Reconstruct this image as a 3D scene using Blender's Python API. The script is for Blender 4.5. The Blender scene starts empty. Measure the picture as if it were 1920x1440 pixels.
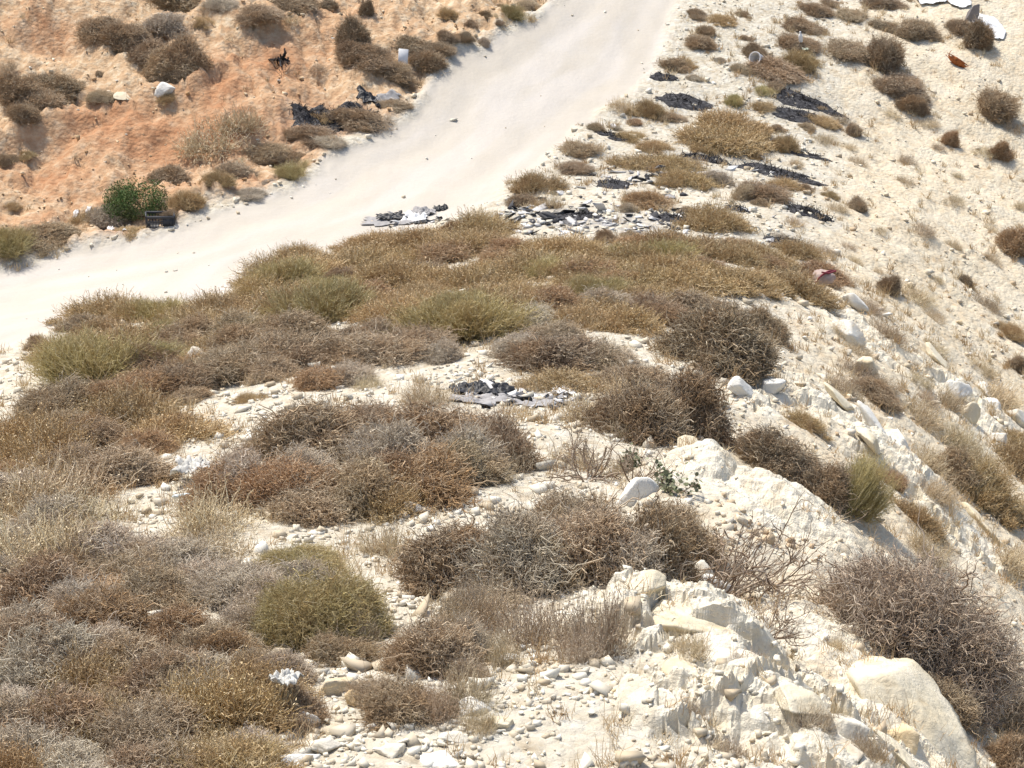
import bpy, math, random
import numpy as np

SC = bpy.context.scene
COL = SC.collection
RNG = np.random.default_rng(7)

# ------------------------------------------------------------------ camera
F = 3583.0                       # focal length in photo pixels (photo 1920 x 1440)
PITCH = math.atan((720 + 250) / F)
CZ = 5.2
CP, SP = math.cos(PITCH), math.sin(PITCH)
CAM = np.array([0.0, 0.0, CZ])
FW = np.array([0, CP, -SP]); DN = np.array([0, -SP, -CP]); RT = np.array([1.0, 0, 0])

def unproj(u, v, s):
    D = F / s
    return CAM + D * FW + (u - 960) / s * RT + (v - 720) / s * DN

cam_d = bpy.data.cameras.new("camera"); cam = bpy.data.objects.new("camera", cam_d)
COL.objects.link(cam); cam.location = CAM; cam.rotation_euler = (math.pi / 2 - PITCH, 0, 0)
cam_d.sensor_width = 36; cam_d.lens = 36 * F / 1920; cam_d.clip_start = 0.1; cam_d.clip_end = 3000
SC.camera = cam

# ------------------------------------------------------------------ numpy noise
def _hash(ix, iy, seed):
    h = (ix.astype(np.int64) * 374761393 + iy.astype(np.int64) * 668265263 + seed * 974634777) & 0xffffffff
    h = ((h ^ (h >> 13)) * 1274126177) & 0xffffffff
    h = ((h ^ (h >> 16)) * 2246822519) & 0xffffffff
    return ((h ^ (h >> 15)) & 0xffffff) / float(0xffffff)

def vnoise(x, y, seed=0):
    x = np.asarray(x, float); y = np.asarray(y, float)
    ix = np.floor(x); iy = np.floor(y); fx = x - ix; fy = y - iy
    a = fx * fx * fx * (fx * (fx * 6 - 15) + 10); b = fy * fy * fy * (fy * (fy * 6 - 15) + 10)
    def g(dx, dy):
        t = _hash(ix + dx, iy + dy, seed) * 2 * np.pi
        return np.cos(t) * (fx - dx) + np.sin(t) * (fy - dy)
    n0 = g(0, 0) * (1 - a) + g(1, 0) * a
    n1 = g(0, 1) * (1 - a) + g(1, 1) * a
    return (n0 * (1 - b) + n1 * b) * 1.5

def fbm(x, y, seed=0, octs=4, gain=0.5):
    r = 0; amp = 1.0; f = 1.0
    for o in range(octs):
        r = r + amp * vnoise(x * f + 17.3 * o, y * f - 9.1 * o, seed + o); amp *= gain; f *= 2.03
    return r

def cells(x, y, seed=0):
    """F1 / F2 distances and a random value per cell"""
    ix = np.floor(x); iy = np.floor(y)
    f1 = np.full(np.shape(x), 9.0); f2 = np.full(np.shape(x), 9.0); rid = np.zeros(np.shape(x))
    for dx in (-1, 0, 1):
        for dy in (-1, 0, 1):
            cx = ix + dx; cy = iy + dy
            px = cx + 0.15 + 0.7 * _hash(cx, cy, seed); py = cy + 0.15 + 0.7 * _hash(cx, cy, seed + 5)
            d = np.hypot(px - x, py - y)
            r = _hash(cx, cy, seed + 11)
            near = d < f1
            f2 = np.where(near, f1, np.minimum(f2, d)); rid = np.where(near, r, rid); f1 = np.where(near, d, f1)
    return f1, f2, rid

def sstep(a, b, x):
    t = np.clip((x - a) / (b - a), 0, 1); return t * t * (3 - 2 * t)

# ------------------------------------------------------------------ lie of the land
CTRL = """0 -100 97;500 -100 93;1000 -100 88;1400 -100 84;1900 -100 82
0 0 102;300 0 99;560 0 98;740 0 96;950 0 93.5;1150 0 92;1400 0 89;1600 0 87;1900 0 86
0 100 105;300 100 103.5;740 100 101;1100 100 97;1400 100 95;1650 100 92;1900 100 90
0 240 110;300 240 109;560 240 109;740 240 107;1000 240 106;1250 240 104;1500 240 101;1700 240 97;1900 240 95
560 330 113;900 330 113;1300 330 111.5
0 430 119.5;300 430 120;700 430 122;1000 430 125;1300 430 125;1500 430 121;1700 430 112;1900 430 105
0 500 123;500 500 128;0 600 140;0 700 165;0 800 190;0 1000 250;0 1200 310;0 1440 385
500 600 155;500 700 182;500 800 210;500 1000 262;500 1200 322;500 1440 395
900 550 152;900 700 187;900 850 225;900 1000 262;900 1200 325;900 1440 392
1200 550 153;1200 700 187;1200 850 224;1200 1000 262;1200 1200 325;1200 1440 390
1450 550 146;1450 700 175;1450 850 205;1450 1000 240;1450 1200 305;1450 1440 380
1700 600 131;1700 750 155;1700 900 185;1700 1050 215;1700 1200 255;1700 1330 310;1700 1440 350
1900 600 116;1900 750 133;1900 900 155;1900 1050 180;1900 1200 210;1900 1330 238;1900 1440 275
0 1600 430;960 1600 440;1500 1600 425;1900 1600 330
2200 0 82;2200 400 98;2200 800 125;2200 1200 180;-300 0 104;-300 300 118;-300 600 140;-300 1000 250;-300 1440 380"""
_c = np.array([unproj(*map(float, p.split())) for line in CTRL.split("\n") for p in line.split(";")])
_extra = np.array([[0, 0, CZ - 1.75], [-4, 0, CZ - 1.8], [4, 0, CZ - 2.4], [0, 4, CZ - 2.7], [0, -6, CZ - 1.6], [8, 2, CZ - 5], [-8, 2, CZ - 2.4], [9, 10, CZ - 8], [-9, 10, CZ - 4.6]])
_c = np.vstack([_c, _extra])
def _tps_fit(P, lam):
    n = len(P); d2 = ((P[:, None, :2] - P[None, :, :2]) ** 2).sum(-1)
    K = 0.5 * d2 * np.log(d2 + 1e-12) + lam * np.eye(n)
    A = np.zeros((n + 3, n + 3)); A[:n, :n] = K; A[:n, n] = 1; A[:n, n + 1:] = P[:, :2]; A[n:, :n] = A[:n, n:].T
    return np.linalg.solve(A, np.r_[P[:, 2], 0, 0, 0])
_W = _tps_fit(_c, 0.35)
def base_z(x, y):
    x = np.asarray(x, float); y = np.asarray(y, float); sh = np.shape(x)
    xf = np.ravel(x); yf = np.ravel(y)
    xc = np.clip(xf, -13, 13); yc = np.clip(yf, -5, 44)
    z = np.empty_like(xf)
    for i in range(0, len(xf), 40000):
        a = xc[i:i + 40000]; b = yc[i:i + 40000]
        d2 = (a[:, None] - _c[None, :, 0]) ** 2 + (b[:, None] - _c[None, :, 1]) ** 2
        z[i:i + 40000] = (0.5 * d2 * np.log(d2 + 1e-12)) @ _W[:-3] + _W[-3] + _W[-2] * a + _W[-1] * b
    def soft(d, L): return L * (1 - np.exp(-np.maximum(d, 0) / L))
    z = z - 0.42 * soft(xf - 13, 40) + 0.35 * soft(-13 - xf, 50) + 0.36 * soft(yf - 44, 70) + 0.05 * soft(-5 - yf, 30)
    far = np.maximum(np.maximum(np.abs(xf) - 13, yf - 44), np.maximum(-5 - yf, 0))
    z = z + np.where(far > 0, np.minimum(far * 0.05, 3.0) * fbm(xf * 0.05, yf * 0.05, 3, 4), 0)
    return z.reshape(sh)

def first_hit(u, v, zf, t0=6.0, t1=70.0, n=900):
    d = FW + (u - 960) / F * RT + (v - 720) / F * DN
    t = np.geomspace(t0, t1, n); P = CAM + t[:, None] * d
    g = P[:, 2] - zf(P[:, 0], P[:, 1])
    k = np.argmax(g < 0)
    if g[k] >= 0: k = n - 1
    if k == 0: return P[0]
    a = g[k - 1] / (g[k - 1] - g[k] + 1e-9)
    return P[k - 1] * (1 - a) + P[k] * a
def at0(u, v): return first_hit(u, v, base_z)

# ------------------------------------------------------------------ regions (outlines followed on the ground)
def ground_poly(pts): return np.array([at0(*p)[:2] for p in pts])
def sdist(P, x, y):
    """signed distance to polygon, positive inside"""
    x = np.ravel(x); y = np.ravel(y); ins = np.zeros(len(x), bool); dm = np.full(len(x), 1e9)
    n = len(P)
    for i in range(n):
        ax, ay = P[i]; bx, by = P[(i + 1) % n]
        ex, ey = bx - ax, by - ay
        t = np.clip(((x - ax) * ex + (y - ay) * ey) / (ex * ex + ey * ey + 1e-12), 0, 1)
        dm = np.minimum(dm, np.hypot(x - ax - t * ex, y - ay - t * ey))
        c = ((ay > y) != (by > y)) & (x < ex * (y - ay) / (ey if abs(ey) > 1e-12 else 1e-12) + ax)
        ins ^= c
    return np.where(ins, dm, -dm)
ROAD_L = [(-700, 640), (-350, 560), (-60, 508), (0, 498), (60, 482), (150, 464), (250, 446), (330, 428), (400, 388), (470, 372), (560, 337), (640, 272), (735, 243), (770, 205), (800, 160), (850, 102), (900, 88), (960, 50), (1010, 22), (1060, -30), (1110, -90)]
ROAD_R = [(1330, -90), (1300, -30), (1250, 80), (1205, 160), (1150, 200), (1095, 240), (1045, 290), (985, 330), (925, 375), (835, 416), (735, 452), (640, 482), (520, 495), (430, 548), (330, 572), (220, 592), (130, 612), (50, 642), (-60, 690), (-350, 800), (-700, 900)]
ROADP = ground_poly(ROAD_L + ROAD_R)
BANKP = ground_poly(ROAD_L[::-1]); BANKP = np.vstack([BANKP, [[-60, 12], [-90, 40], [-60, 120], [0, 130]]])
CREST = [(1640, -60), (1590, 60), (1560, 180), (1575, 260), (1545, 330), (1530, 420), (1520, 520), (1475, 640), (1400, 760), (1300, 870), (1270, 1000), (1330, 1100), (1500, 1250), (1600, 1440), (1650, 1600)]
SLOPEP = ground_poly(CREST); SLOPEP = np.vstack([SLOPEP, [[3, 3], [3, -30], [80, -30], [120, 100], [20, 130]]])
LIPP = ground_poly([(-300, 330), (-80, 292), (60, 258), (150, 236), (235, 208), (310, 197), (380, 168), (440, 112), (475, 60), (510, 10), (540, -90), (-300, -90)])
_BC = {}
def blobs(x, y, L):
    r = 0 * x
    for (u, v, ru, rv, k) in L:
        if (u, v, ru, rv) not in _BC:
            p = at0(u, v); q = at0(u + ru, v); w = at0(u, v - rv)
            _BC[(u, v, ru, rv)] = (p, max(abs(q[0] - p[0]), .1), max(abs(w[1] - p[1]), .1))
        p, rx, ry = _BC[(u, v, ru, rv)]
        e = ((x - p[0]) / rx) ** 2 + ((y - p[1]) / ry) ** 2
        r = np.maximum(r, k * np.exp(-e))
    return r
ORANGE = [(330, 310, 300, 90, .75), (500, 200, 160, 90, .7), (100, 330, 150, 60, .7), (330, 260, 170, 60, 1), (180, 300, 140, 60, .95), (80, 320, 120, 50, .7), (230, 235, 120, 40, 1), (520, 110, 110, 55, .95), (430, 190, 110, 60, .9), (470, 230, 100, 60, .7), (60, 40, 120, 40, .6), (350, 370, 120, 40, .55), (60, 400, 120, 40, .6), (600, 70, 60, 60, .7), (230, 440, 130, 16, .75), (120, 450, 150, 14, .55), (680, 30, 120, 40, .35), (330, 200, 90, 40, .8)]
ASH = [(1080, 412, 120, 26, .8), (1180, 425, 130, 24, .75), (1000, 400, 60, 18, .5), (1300, 300, 120, 40, .35), (1470, 330, 70, 30, .35), (760, 405, 60, 12, .25), (1500, 205, 60, 25, .4), (1200, 330, 120, 20, .4), (1240, 205, 60, 20, .3), (930, 745, 70, 16, .45), (1040, 745, 50, 14, .35), (1285, 192, 62, 18, .62), (1512, 192, 80, 22, .62), (1500, 219, 64, 18, .62), (1450, 317, 80, 14, .62), (1480, 332, 70, 12, .62), (1510, 400, 56, 14, .62), (1480, 456, 60, 20, .62), (1230, 300, 70, 12, .62), (1320, 298, 56, 12, .62), (600, 214, 60, 30, .62), (650, 208, 64, 22, .62)]
ROCKY = [(1300, 1200, 200, 90, 1), (1430, 1320, 230, 110, 1), (1420, 960, 150, 80, 1), (1560, 1000, 100, 40, .8), (1660, 1330, 130, 80, .9), (1420, 760, 80, 40, .6), (1640, 830, 110, 40, 1), (1830, 770, 80, 44, 1), (1800, 995, 110, 36, 1), (1600, 610, 60, 36, .9), (1560, 760, 70, 30, .9)]

SLABS = [(1440, 1010, 190, 88, .24), (1310, 900, 60, 34, .14), (1600, 1060, 130, 50, .16), (1690, 1300, 140, 90, .20), (1300, 1190, 150, 60, .20), (1400, 1290, 170, 60, .16), (1510, 1370, 130, 50, .14), (1270, 1330, 110, 50, .12), (1640, 840, 90, 30, .14)]
def blob_e(x, y, u, v, ru, rv):
    k = (u, v, ru, rv)
    if k not in _BC:
        p = at0(u, v); q = at0(u + ru, v); w = at0(u, v - rv)
        _BC[k] = (p, max(abs(q[0] - p[0]), .1), max(abs(w[1] - p[1]), .1))
    p, rx, ry = _BC[k]
    return ((x - p[0]) / rx) ** 2 + ((y - p[1]) / ry) ** 2
def masks(x, y):
    sh = np.shape(x); xf = np.ravel(np.asarray(x, float)); yf = np.ravel(np.asarray(y, float))
    wob = 0.16 * fbm(xf * 1.3, yf * 1.3, 21, 4)
    road = sstep(-0.12, 0.22, sdist(ROADP, xf, yf) + wob)
    dr = sdist(ROADP, xf, yf)
    bank = sstep(-0.1, 0.35, sdist(BANKP, xf, yf) + wob) * (1 - road)
    slope = sstep(-0.5, 0.8, sdist(SLOPEP, xf, yf) + 2.5 * wob)
    orange = np.clip(blobs(xf, yf, ORANGE) * (1.0 + 0.9 * fbm(xf * .9, yf * .9, 31, 4)), 0, 1.2)
    ash = np.clip(blobs(xf, yf, ASH) * (0.9 + 1.1 * fbm(xf * 3.2, yf * 2.4, 41, 4)), 0, 1)
    rocky = sstep(.25, .7, blobs(xf, yf, ROCKY) + .22 * fbm(xf * 1.6, yf * 1.6, 43, 3))
    return [a.reshape(sh) for a in (road, bank, slope, orange, ash, rocky, dr)]

def relief(x, y, m=None):
    road, bank, slope, orange, ash, rocky, dr = m if m is not None else masks(x, y)
    spur = np.clip(1 - road - bank - slope, 0, 1)
    vis = sstep(60, 45, y) * sstep(20, 15, np.abs(x))
    # cobbly ground: rounded stones of two sizes
    wx = x + .06 * vnoise(x * 5, y * 5, 61); wy = y + .06 * vnoise(x * 5, y * 5, 62)
    f1, f2, r = cells(wx / .13, wy / .13, 51); st1 = np.clip(1 - (f1 / .62) ** 2, 0, 1) * sstep(.42, .8, r) * (0.3 + r)
    f1, f2, r2 = cells(wx / .30, wy / .30, 53); st2 = np.clip(1 - (f1 / .55) ** 2, 0, 1) * sstep(.72, .9, r2)
    patch = sstep(-.25, .35, fbm(x * .9, y * .9, 57, 3))
    z = (spur * .8 + slope * .55 + bank * .8) * patch * (st1 * .014 + st2 * .018)
    z = z + (0.05 * fbm(x * .8, y * .8, 71, 4)) * (spur + .6 * slope)
    # slope: small ledges running down the hill and hummocks
    q = x * .55 + y * .84
    led = fbm(x * .55 - y * .35, q * 2.2, 75, 5)
    z = z + slope * (0.07 * led + .03 * np.abs(fbm(x * 2.5, y * 2.5, 77, 4)))
    lip = sdist(LIPP, x, y).reshape(np.shape(x)) + .25 * fbm(x * 1.1, y * 1.1, 171, 3)
    z = z + bank * .22 * sstep(-.30, .10, lip) * (1 - sstep(.15, 2.6, lip))
    # bank: slumped, gullied earth
    z = z + bank * (0.22 * fbm(x * .7, y * .7, 81, 4) - .10 * np.abs(fbm(x * 1.5, y * .9, 83, 4)) + .035 * fbm(x * 6, y * 6, 85, 3) + (1 - .7 * np.clip(orange, 0, 1)) * .05 * np.maximum(fbm(x * 3.2, y * 3.2, 86, 4), 0) - .09 * np.clip(.12 - np.abs(fbm(x * .8 + y * .25, y * .45, 88, 4)), 0, .12) / .12)
    # bedrock: stepped slabs
    qx = x + .12 * vnoise(x * 3, y * 3, 64); qy = y + .12 * vnoise(x * 3, y * 3, 65)
    smooth = sstep(1.25, .7, np.minimum(blob_e(x, y, 1440, 1010, 190, 88), blob_e(x, y, 1690, 1300, 140, 90)))
    for cs, am, sd_ in ((.85, .20, 151), (.34, .06, 157), (.15, .02, 158)):
        fa, fb, rr = cells(qx / cs, qy / (cs * .8), sd_)
        ang = rr * 40.0; tl = fa * np.cos(ang + np.arctan2(vnoise(qx / cs, qy / cs, sd_ + 3), .4)) * .5
        z = z + rocky * (1 - .85 * smooth) * (1 - .4 * slope) * am * ((rr - .4) * sstep(.0, .07, fb - fa) + tl - .30 * (1 - sstep(.0, .05, fb - fa)) * (rr > .3))
    for (u_, v_, ru_, rv_, hh) in SLABS:
        ee = blob_e(x, y, u_, v_, ru_, rv_) + .16 * fbm(x * 2.3, y * 2.3, int(u_) % 97, 3)
        z = z + hh * np.sqrt(np.clip(1 - ee, 0, 1)) * (1 + .06 * fbm(x * 4, y * 4, 99, 3))
    lay = fbm(x * 1.1, y * 1.1, 91, 4) * .34 + (x * .35 - y * .12)
    stp = lay * 5 - np.floor(lay * 5); stp = (np.floor(lay * 5) + sstep(.86, 1, stp)) / 5 - lay
    z = z + rocky * (stp * .17 * (1 - .6 * smooth) * (1 - .6 * slope) + .022 * fbm(x * 6, y * 6, 93, 4))
    # road: two shallow wheel tracks and a crumbly edge
    z = z + road * (0.02 * fbm(x * 1.2, y * .7, 95, 3) - .03 * np.exp(-((dr - .75) / .25) ** 2) - .0 * dr)
    z = z - road * 0.05 + .03 * np.exp(-(dr / .22) ** 2) * (1 + fbm(x * 5, y * 5, 97, 2))
    return z * vis
def ground_z(x, y):
    x = np.atleast_1d(np.asarray(x, float)); y = np.atleast_1d(np.asarray(y, float))
    return base_z(x, y) + relief(x, y)
def gz(x, y): return float(ground_z(x, y)[0])
def at(u, v):
    p = at0(u, v)
    for _ in range(2):
        dz = float(relief(p[:1], p[1:2])[0]); dt = depth_along(p)
        p = first_hit(u, v, lambda x, y: base_z(x, y) + dz, max(5, dt - 4), dt + 4, 160)
    p = p.copy(); p[2] = gz(p[0], p[1]); return p
def depth_along(p): return float((np.asarray(p) - CAM) @ FW)
def scale_at(p):       # photo pixels per metre at a point
    return F / float((np.asarray(p) - CAM) @ FW)

# ------------------------------------------------------------------ object helpers
def mesh_np(name, V, Fq, mats=(), attrs=None, fattrs=None, smooth=False, mi=None):
    """V (n,3); Fq (m,k) int array or a list of such arrays"""
    if isinstance(Fq, np.ndarray): Fq = [Fq]
    Fq = [f for f in Fq if len(f)]
    me = bpy.data.meshes.new(name)
    V = np.asarray(V, np.float32); me.vertices.add(len(V)); me.vertices.foreach_set("co", V.ravel())
    tot = np.concatenate([np.full(len(f), f.shape[1], np.int32) for f in Fq]); idx = np.concatenate([f.ravel() for f in Fq]).astype(np.int32)
    me.loops.add(len(idx)); me.loops.foreach_set("vertex_index", idx)
    me.polygons.add(len(tot)); me.polygons.foreach_set("loop_start", np.r_[0, np.cumsum(tot)[:-1]].astype(np.int32))
    try: me.polygons.foreach_set("loop_total", tot)
    except Exception: pass
    if smooth: me.polygons.foreach_set("use_smooth", np.ones(len(tot), bool))
    for k, a in (attrs or {}).items():
        if np.ndim(a) == 1:
            A = me.attributes.new(k, 'FLOAT', 'POINT'); A.data.foreach_set("value", np.asarray(a, np.float32))
        else:
            A = me.attributes.new(k, 'FLOAT_VECTOR', 'POINT'); A.data.foreach_set("vector", np.asarray(a, np.float32).ravel())
    for m in mats: me.materials.append(m)
    if mi is not None: me.polygons.foreach_set("material_index", np.asarray(mi, np.int32))
    me.update(calc_edges=True); me.validate()
    return me
def link(name, data, parent=None, loc=None):
    o = bpy.data.objects.new(name, data); COL.objects.link(o)
    if parent is not None: o.parent = parent
    if loc is not None: o.location = loc
    return o
def tag(o, label=None, cat=None, group=None, kind=None):
    if label: o["label"] = label
    if cat: o["category"] = cat
    if group: o["group"] = group
    if kind: o["kind"] = kind
    return o

# ------------------------------------------------------------------ materials
class NT:
    def __init__(self, name):
        self.m = bpy.data.materials.new(name); self.m.use_nodes = True
        self.t = self.m.node_tree; self.n = self.t.nodes; self.b = self.n["Principled BSDF"]
    def new(self, typ, **kw):
        nd = self.n.new(typ)
        for k, v in kw.items():
            if k.startswith("_"): setattr(nd, k[1:], v)
            else: self.put(nd.inputs[k] if not k.isdigit() else nd.inputs[int(k)], v)
        return nd
    def put(self, sock, v):
        if hasattr(v, "is_output") : self.t.links.new(v, sock)
        else: sock.default_value = v
    def attr(self, nm, out="Fac"): return self.new("ShaderNodeAttribute", _attribute_name=nm).outputs[out]
    def noise(self, scale, detail=4, rough=.55, vec=None, out="Fac"):
        nd = self.new("ShaderNodeTexNoise"); nd.inputs["Scale"].default_value = scale; nd.inputs["Detail"].default_value = detail; nd.inputs["Roughness"].default_value = rough
        if vec is not None: self.put(nd.inputs["Vector"], vec)
        return nd.outputs[out]
    def ramp(self, fac, stops):
        nd = self.new("ShaderNodeValToRGB"); e = nd.color_ramp.elements
        while len(e) < len(stops): e.new(.5)
        for el, (p, c) in zip(e, stops): el.position = p; el.color = (c if len(c) == 4 else (*c, 1)) if hasattr(c, "__len__") else (c, c, c, 1)
        self.put(nd.inputs[0], fac); return nd.outputs[0]
    def mix(self, fac, a, b, mode='MIX'):
        nd = self.new("ShaderNodeMix", _data_type='RGBA', _blend_type=mode)
        self.put(nd.inputs[0], fac)
        for s, v in ((6, a), (7, b)):
            if isinstance(v, tuple) and len(v) == 3: v = (*v, 1)
            self.put(nd.inputs[s], v)
        return nd.outputs[2]
    def math(self, op, a, b=0.0, c=0.0):
        nd = self.new("ShaderNodeMath", _operation=op); self.put(nd.inputs[0], a); self.put(nd.inputs[1], b); self.put(nd.inputs[2], c); return nd.outputs[0]
    def bump(self, h, strength=.5, dist=.02):
        nd = self.new("ShaderNodeBump"); nd.inputs["Strength"].default_value = strength; nd.inputs["Distance"].default_value = dist
        self.put(nd.inputs["Height"], h); self.put(self.b.inputs["Normal"], nd.outputs[0])
    def base(self, c, rough=.9, spec=.15):
        self.put(self.b.inputs["Base Color"], (*c, 1) if isinstance(c, tuple) and len(c) == 3 else c)
        self.b.inputs["Roughness"].default_value = rough
        self.b.inputs["Specular IOR Level"].default_value = spec
    def pos(self): return self.new("ShaderNodeNewGeometry").outputs["Position"]
    def obj(self): return self.new("ShaderNodeTexCoord").outputs["Object"]

def ground_material():
    t = NT("hillside_earth"); P = t.pos()
    n1 = t.noise(1.1, 6, .6, P); n2 = t.noise(6, 6, .65, P); n3 = t.noise(28, 5, .7, P)
    vor = t.new("ShaderNodeTexVoronoi"); vor.inputs["Scale"].default_value = 13; t.put(vor.inputs["Vector"], P)
    vcol = t.math('MULTIPLY', vor.outputs["Color"], 1.0)
    # spur rubble: chalky limestone with buff soil between
    spur = t.ramp(n2, [(.28, (.34, .275, .19)), (.45, (.465, .41, .315)), (.7, (.56, .525, .44))])
    spur = t.mix(t.ramp(vcol, [(.55, 0), (.8, .55)]), spur, (.59, .56, .485))
    road = t.ramp(n1, [(.3, (.435, .395, .335)), (.55, (.45, .413, .36)), (.75, (.45, .418, .375))])
    road = t.mix(t.ramp(n3, [(.35, .35), (.6, 0)]), road, (.42, .375, .31))
    road = t.mix(t.ramp(t.attr("lane"), [(.30, .2), (.48, 0)]), road, (.42, .37, .295)); road = t.mix(t.ramp(t.attr("lane"), [(.55, 0), (.75, .25)]), road, (.50, .47, .445))
    slope = t.ramp(n2, [(.25, (.42, .30, .18)), (.42, (.53, .44, .31)), (.65, (.59, .525, .40))])
    slope = t.mix(t.ramp(n1, [(.45, 0), (.65, .55)]), slope, (.595, .545, .44))
    bank = t.ramp(n2, [(.25, (.35, .215, .12)), (.48, (.46, .32, .195)), (.66, (.56, .46, .325))])
    orange = t.ramp(n2, [(.25, (.31, .145, .072)), (.5, (.405, .22, .118)), (.75, (.48, .31, .19))])
    bank = t.mix(t.attr("orange"), bank, orange)
    c = t.mix(t.attr("slope"), spur, slope)
    c = t.mix(t.attr("bank"), c, bank)
    rockc = t.ramp(n2, [(.3, (.58, .51, .385)), (.55, (.68, .625, .505)), (.75, (.72, .68, .585))])
    rockc = t.mix(t.ramp(t.noise(2.3, 6, .7, P), [(.56, 0), (.70, .6)]), rockc, (.44, .30, .16))
    c = t.mix(t.math('MULTIPLY', t.attr("rocky"), .92), c, rockc)
    c = t.mix(t.attr("road"), c, road)
    ashc = t.ramp(n3, [(.38, (.09, .088, .088)), (.6, (.34, .33, .325))])
    am = t.math('MULTIPLY', t.attr("ash"), t.ramp(t.noise(7, 6, .75, P), [(.40, .1), (.58, 1)]))
    c = t.mix(am, c, ashc)
    # scattered darker grains and chips
    c = t.mix(t.ramp(t.noise(60, 3, .7, P), [(.6, 0), (.72, .35)]), c, (.34, .24, .13), 'MIX')
    t.base(c, .95, .08)
    h = t.math('ADD', t.math('MULTIPLY', n2, .7), t.math('MULTIPLY', n3, .5))
    h = t.math('ADD', h, t.math('MULTIPLY', vor.outputs["Distance"], -.5))
    h = t.math('MULTIPLY', h, t.math('SUBTRACT', 1.05, t.math('MULTIPLY', t.attr("road"), .85)))
    t.bump(h, .8, .05)
    return t.m
M_GROUND = ground_material()

# ------------------------------------------------------------------ ground sheet, one grid split along the road and the foot of the bank
def build_ground():
    near = np.array([-250, -120, -60, -30, -14, -6, -1, 2, 4, 5.2, 6.2])
    mid = np.geomspace(7.0, 44.0, 640)
    far = np.geomspace(44.8, 420, 40)
    Y = np.concatenate([near, mid, far])
    core = np.linspace(-1, 1, 520); ext = np.geomspace(1.03, 30, 26)
    Cc = np.concatenate([-ext[::-1], core, ext])
    wY = np.sqrt((0.285 * np.maximum(Y, 0) + .55) ** 2 + 1.2 ** 2)
    X = Cc[None, :] * wY[:, None]; YY = np.repeat(Y[:, None], len(Cc), 1)
    m = masks(X, YY); Z = base_z(X, YY) + relief(X, YY, m)
    R, C = X.shape; ID = np.arange(R * C).reshape(R, C)
    Q = np.stack([ID[:-1, :-1], ID[:-1, 1:], ID[1:, 1:], ID[1:, :-1]], -1).reshape(-1, 4)
    V = np.stack([X, YY, Z], -1).reshape(-1, 3)
    names = ("road", "bank", "slope", "orange", "ash", "rocky")
    A = {k: m[i].ravel() for i, k in enumerate(names)}
    A["lane"] = np.clip(.5 + .55 * fbm(m[6] * 1.5 + .4 * vnoise(X * .4, YY * .4, 161), YY * .16 + X * .1, 160, 4), 0, 1).ravel()
    rf = A["road"][Q].mean(1) > .5; bf = (A["bank"][Q].mean(1) > .5) & ~rf; sf = (A["slope"][Q].mean(1) > .5) & ~rf & ~bf
    gf = ~(rf | bf | sf)
    for nm, sel in (("dirt_road", rf), ("hillside", bf), ("slope", sf), ("ground", gf)):
        q = Q[sel]; used, inv = np.unique(q, return_inverse=True)
        me = mesh_np(nm, V[used], inv.reshape(-1, 4), [M_GROUND], {k: a[used] for k, a in A.items()}, smooth=True)
        me.polygons.foreach_set("use_smooth", ~(A["rocky"][q].mean(1) > .55))
        o = link(nm, me); o["kind"] = "structure"
build_ground()

# ------------------------------------------------------------------ light
SUN_EL, SUN_AZ = math.radians(66), math.radians(-52)      # azimuth from +Y (away from camera), negative = left
sd = np.array([math.sin(SUN_AZ) * math.cos(SUN_EL), math.cos(SUN_AZ) * math.cos(SUN_EL), math.sin(SUN_EL)])
import mathutils
sl = bpy.data.lights.new("sun", 'SUN'); sl.energy = 4.1; sl.angle = math.radians(.6); sl.color = (1, .955, .87)
so = bpy.data.objects.new("sun", sl); COL.objects.link(so)
so.rotation_euler = mathutils.Vector(sd).to_track_quat('Z', 'Y').to_euler(); so.location = (-10, 20, 40)
w = bpy.data.worlds.new("World"); SC.world = w; w.use_nodes = True
sky = w.node_tree.nodes.new("ShaderNodeTexSky"); sky.sky_type = 'NISHITA'; sky.sun_disc = False
sky.sun_elevation = SUN_EL; sky.sun_rotation = SUN_AZ; sky.air_density = 1.0; sky.dust_density = 2.5
bg = w.node_tree.nodes["Background"]; bg.inputs[1].default_value = .15
w.node_tree.links.new(sky.outputs[0], bg.inputs[0])
SC.view_settings.view_transform = 'Standard'; SC.view_settings.look = 'None'; SC.view_settings.gamma = 1
SC.view_settings.exposure = 0.5
SC.cycles.max_bounces = 6; SC.cycles.diffuse_bounces = 3; SC.cycles.transparent_max_bounces = 4
# ================================================================== plants
def tubes(P, rad, sides=3):
    """P (n,k,3) centre lines, rad (n,k) -> verts, quads: n thin closed-round stems"""
    n, k, _ = P.shape
    T = np.empty_like(P); T[:, 1:-1] = P[:, 2:] - P[:, :-2]; T[:, 0] = P[:, 1] - P[:, 0]; T[:, -1] = P[:, -1] - P[:, -2]
    T /= np.linalg.norm(T, axis=2, keepdims=True) + 1e-9
    ref = np.where(np.abs(T[..., 2:3]) < .8, np.array([0, 0, 1.0]), np.array([1.0, 0, 0]))
    A = np.cross(T, ref); A /= np.linalg.norm(A, axis=2, keepdims=True) + 1e-9
    B = np.cross(T, A)
    a = np.arange(sides) * 2 * np.pi / sides
    V = P[:, :, None, :] + rad[:, :, None, None] * (np.cos(a)[None, None, :, None] * A[:, :, None, :] + np.sin(a)[None, None, :, None] * B[:, :, None, :])
    ids = np.arange(n * k * sides).reshape(n, k, sides)
    q = np.stack([ids[:, :-1], np.roll(ids[:, :-1], -1, 2), np.roll(ids[:, 1:], -1, 2), ids[:, 1:]], -1).reshape(-1, 4)
    return V.reshape(-1, 3), q
def per_tube(a, k, sides=3): return np.repeat(a, k * sides)
def unit(v): return v / (np.linalg.norm(v, axis=-1, keepdims=True) + 1e-9)
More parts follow.
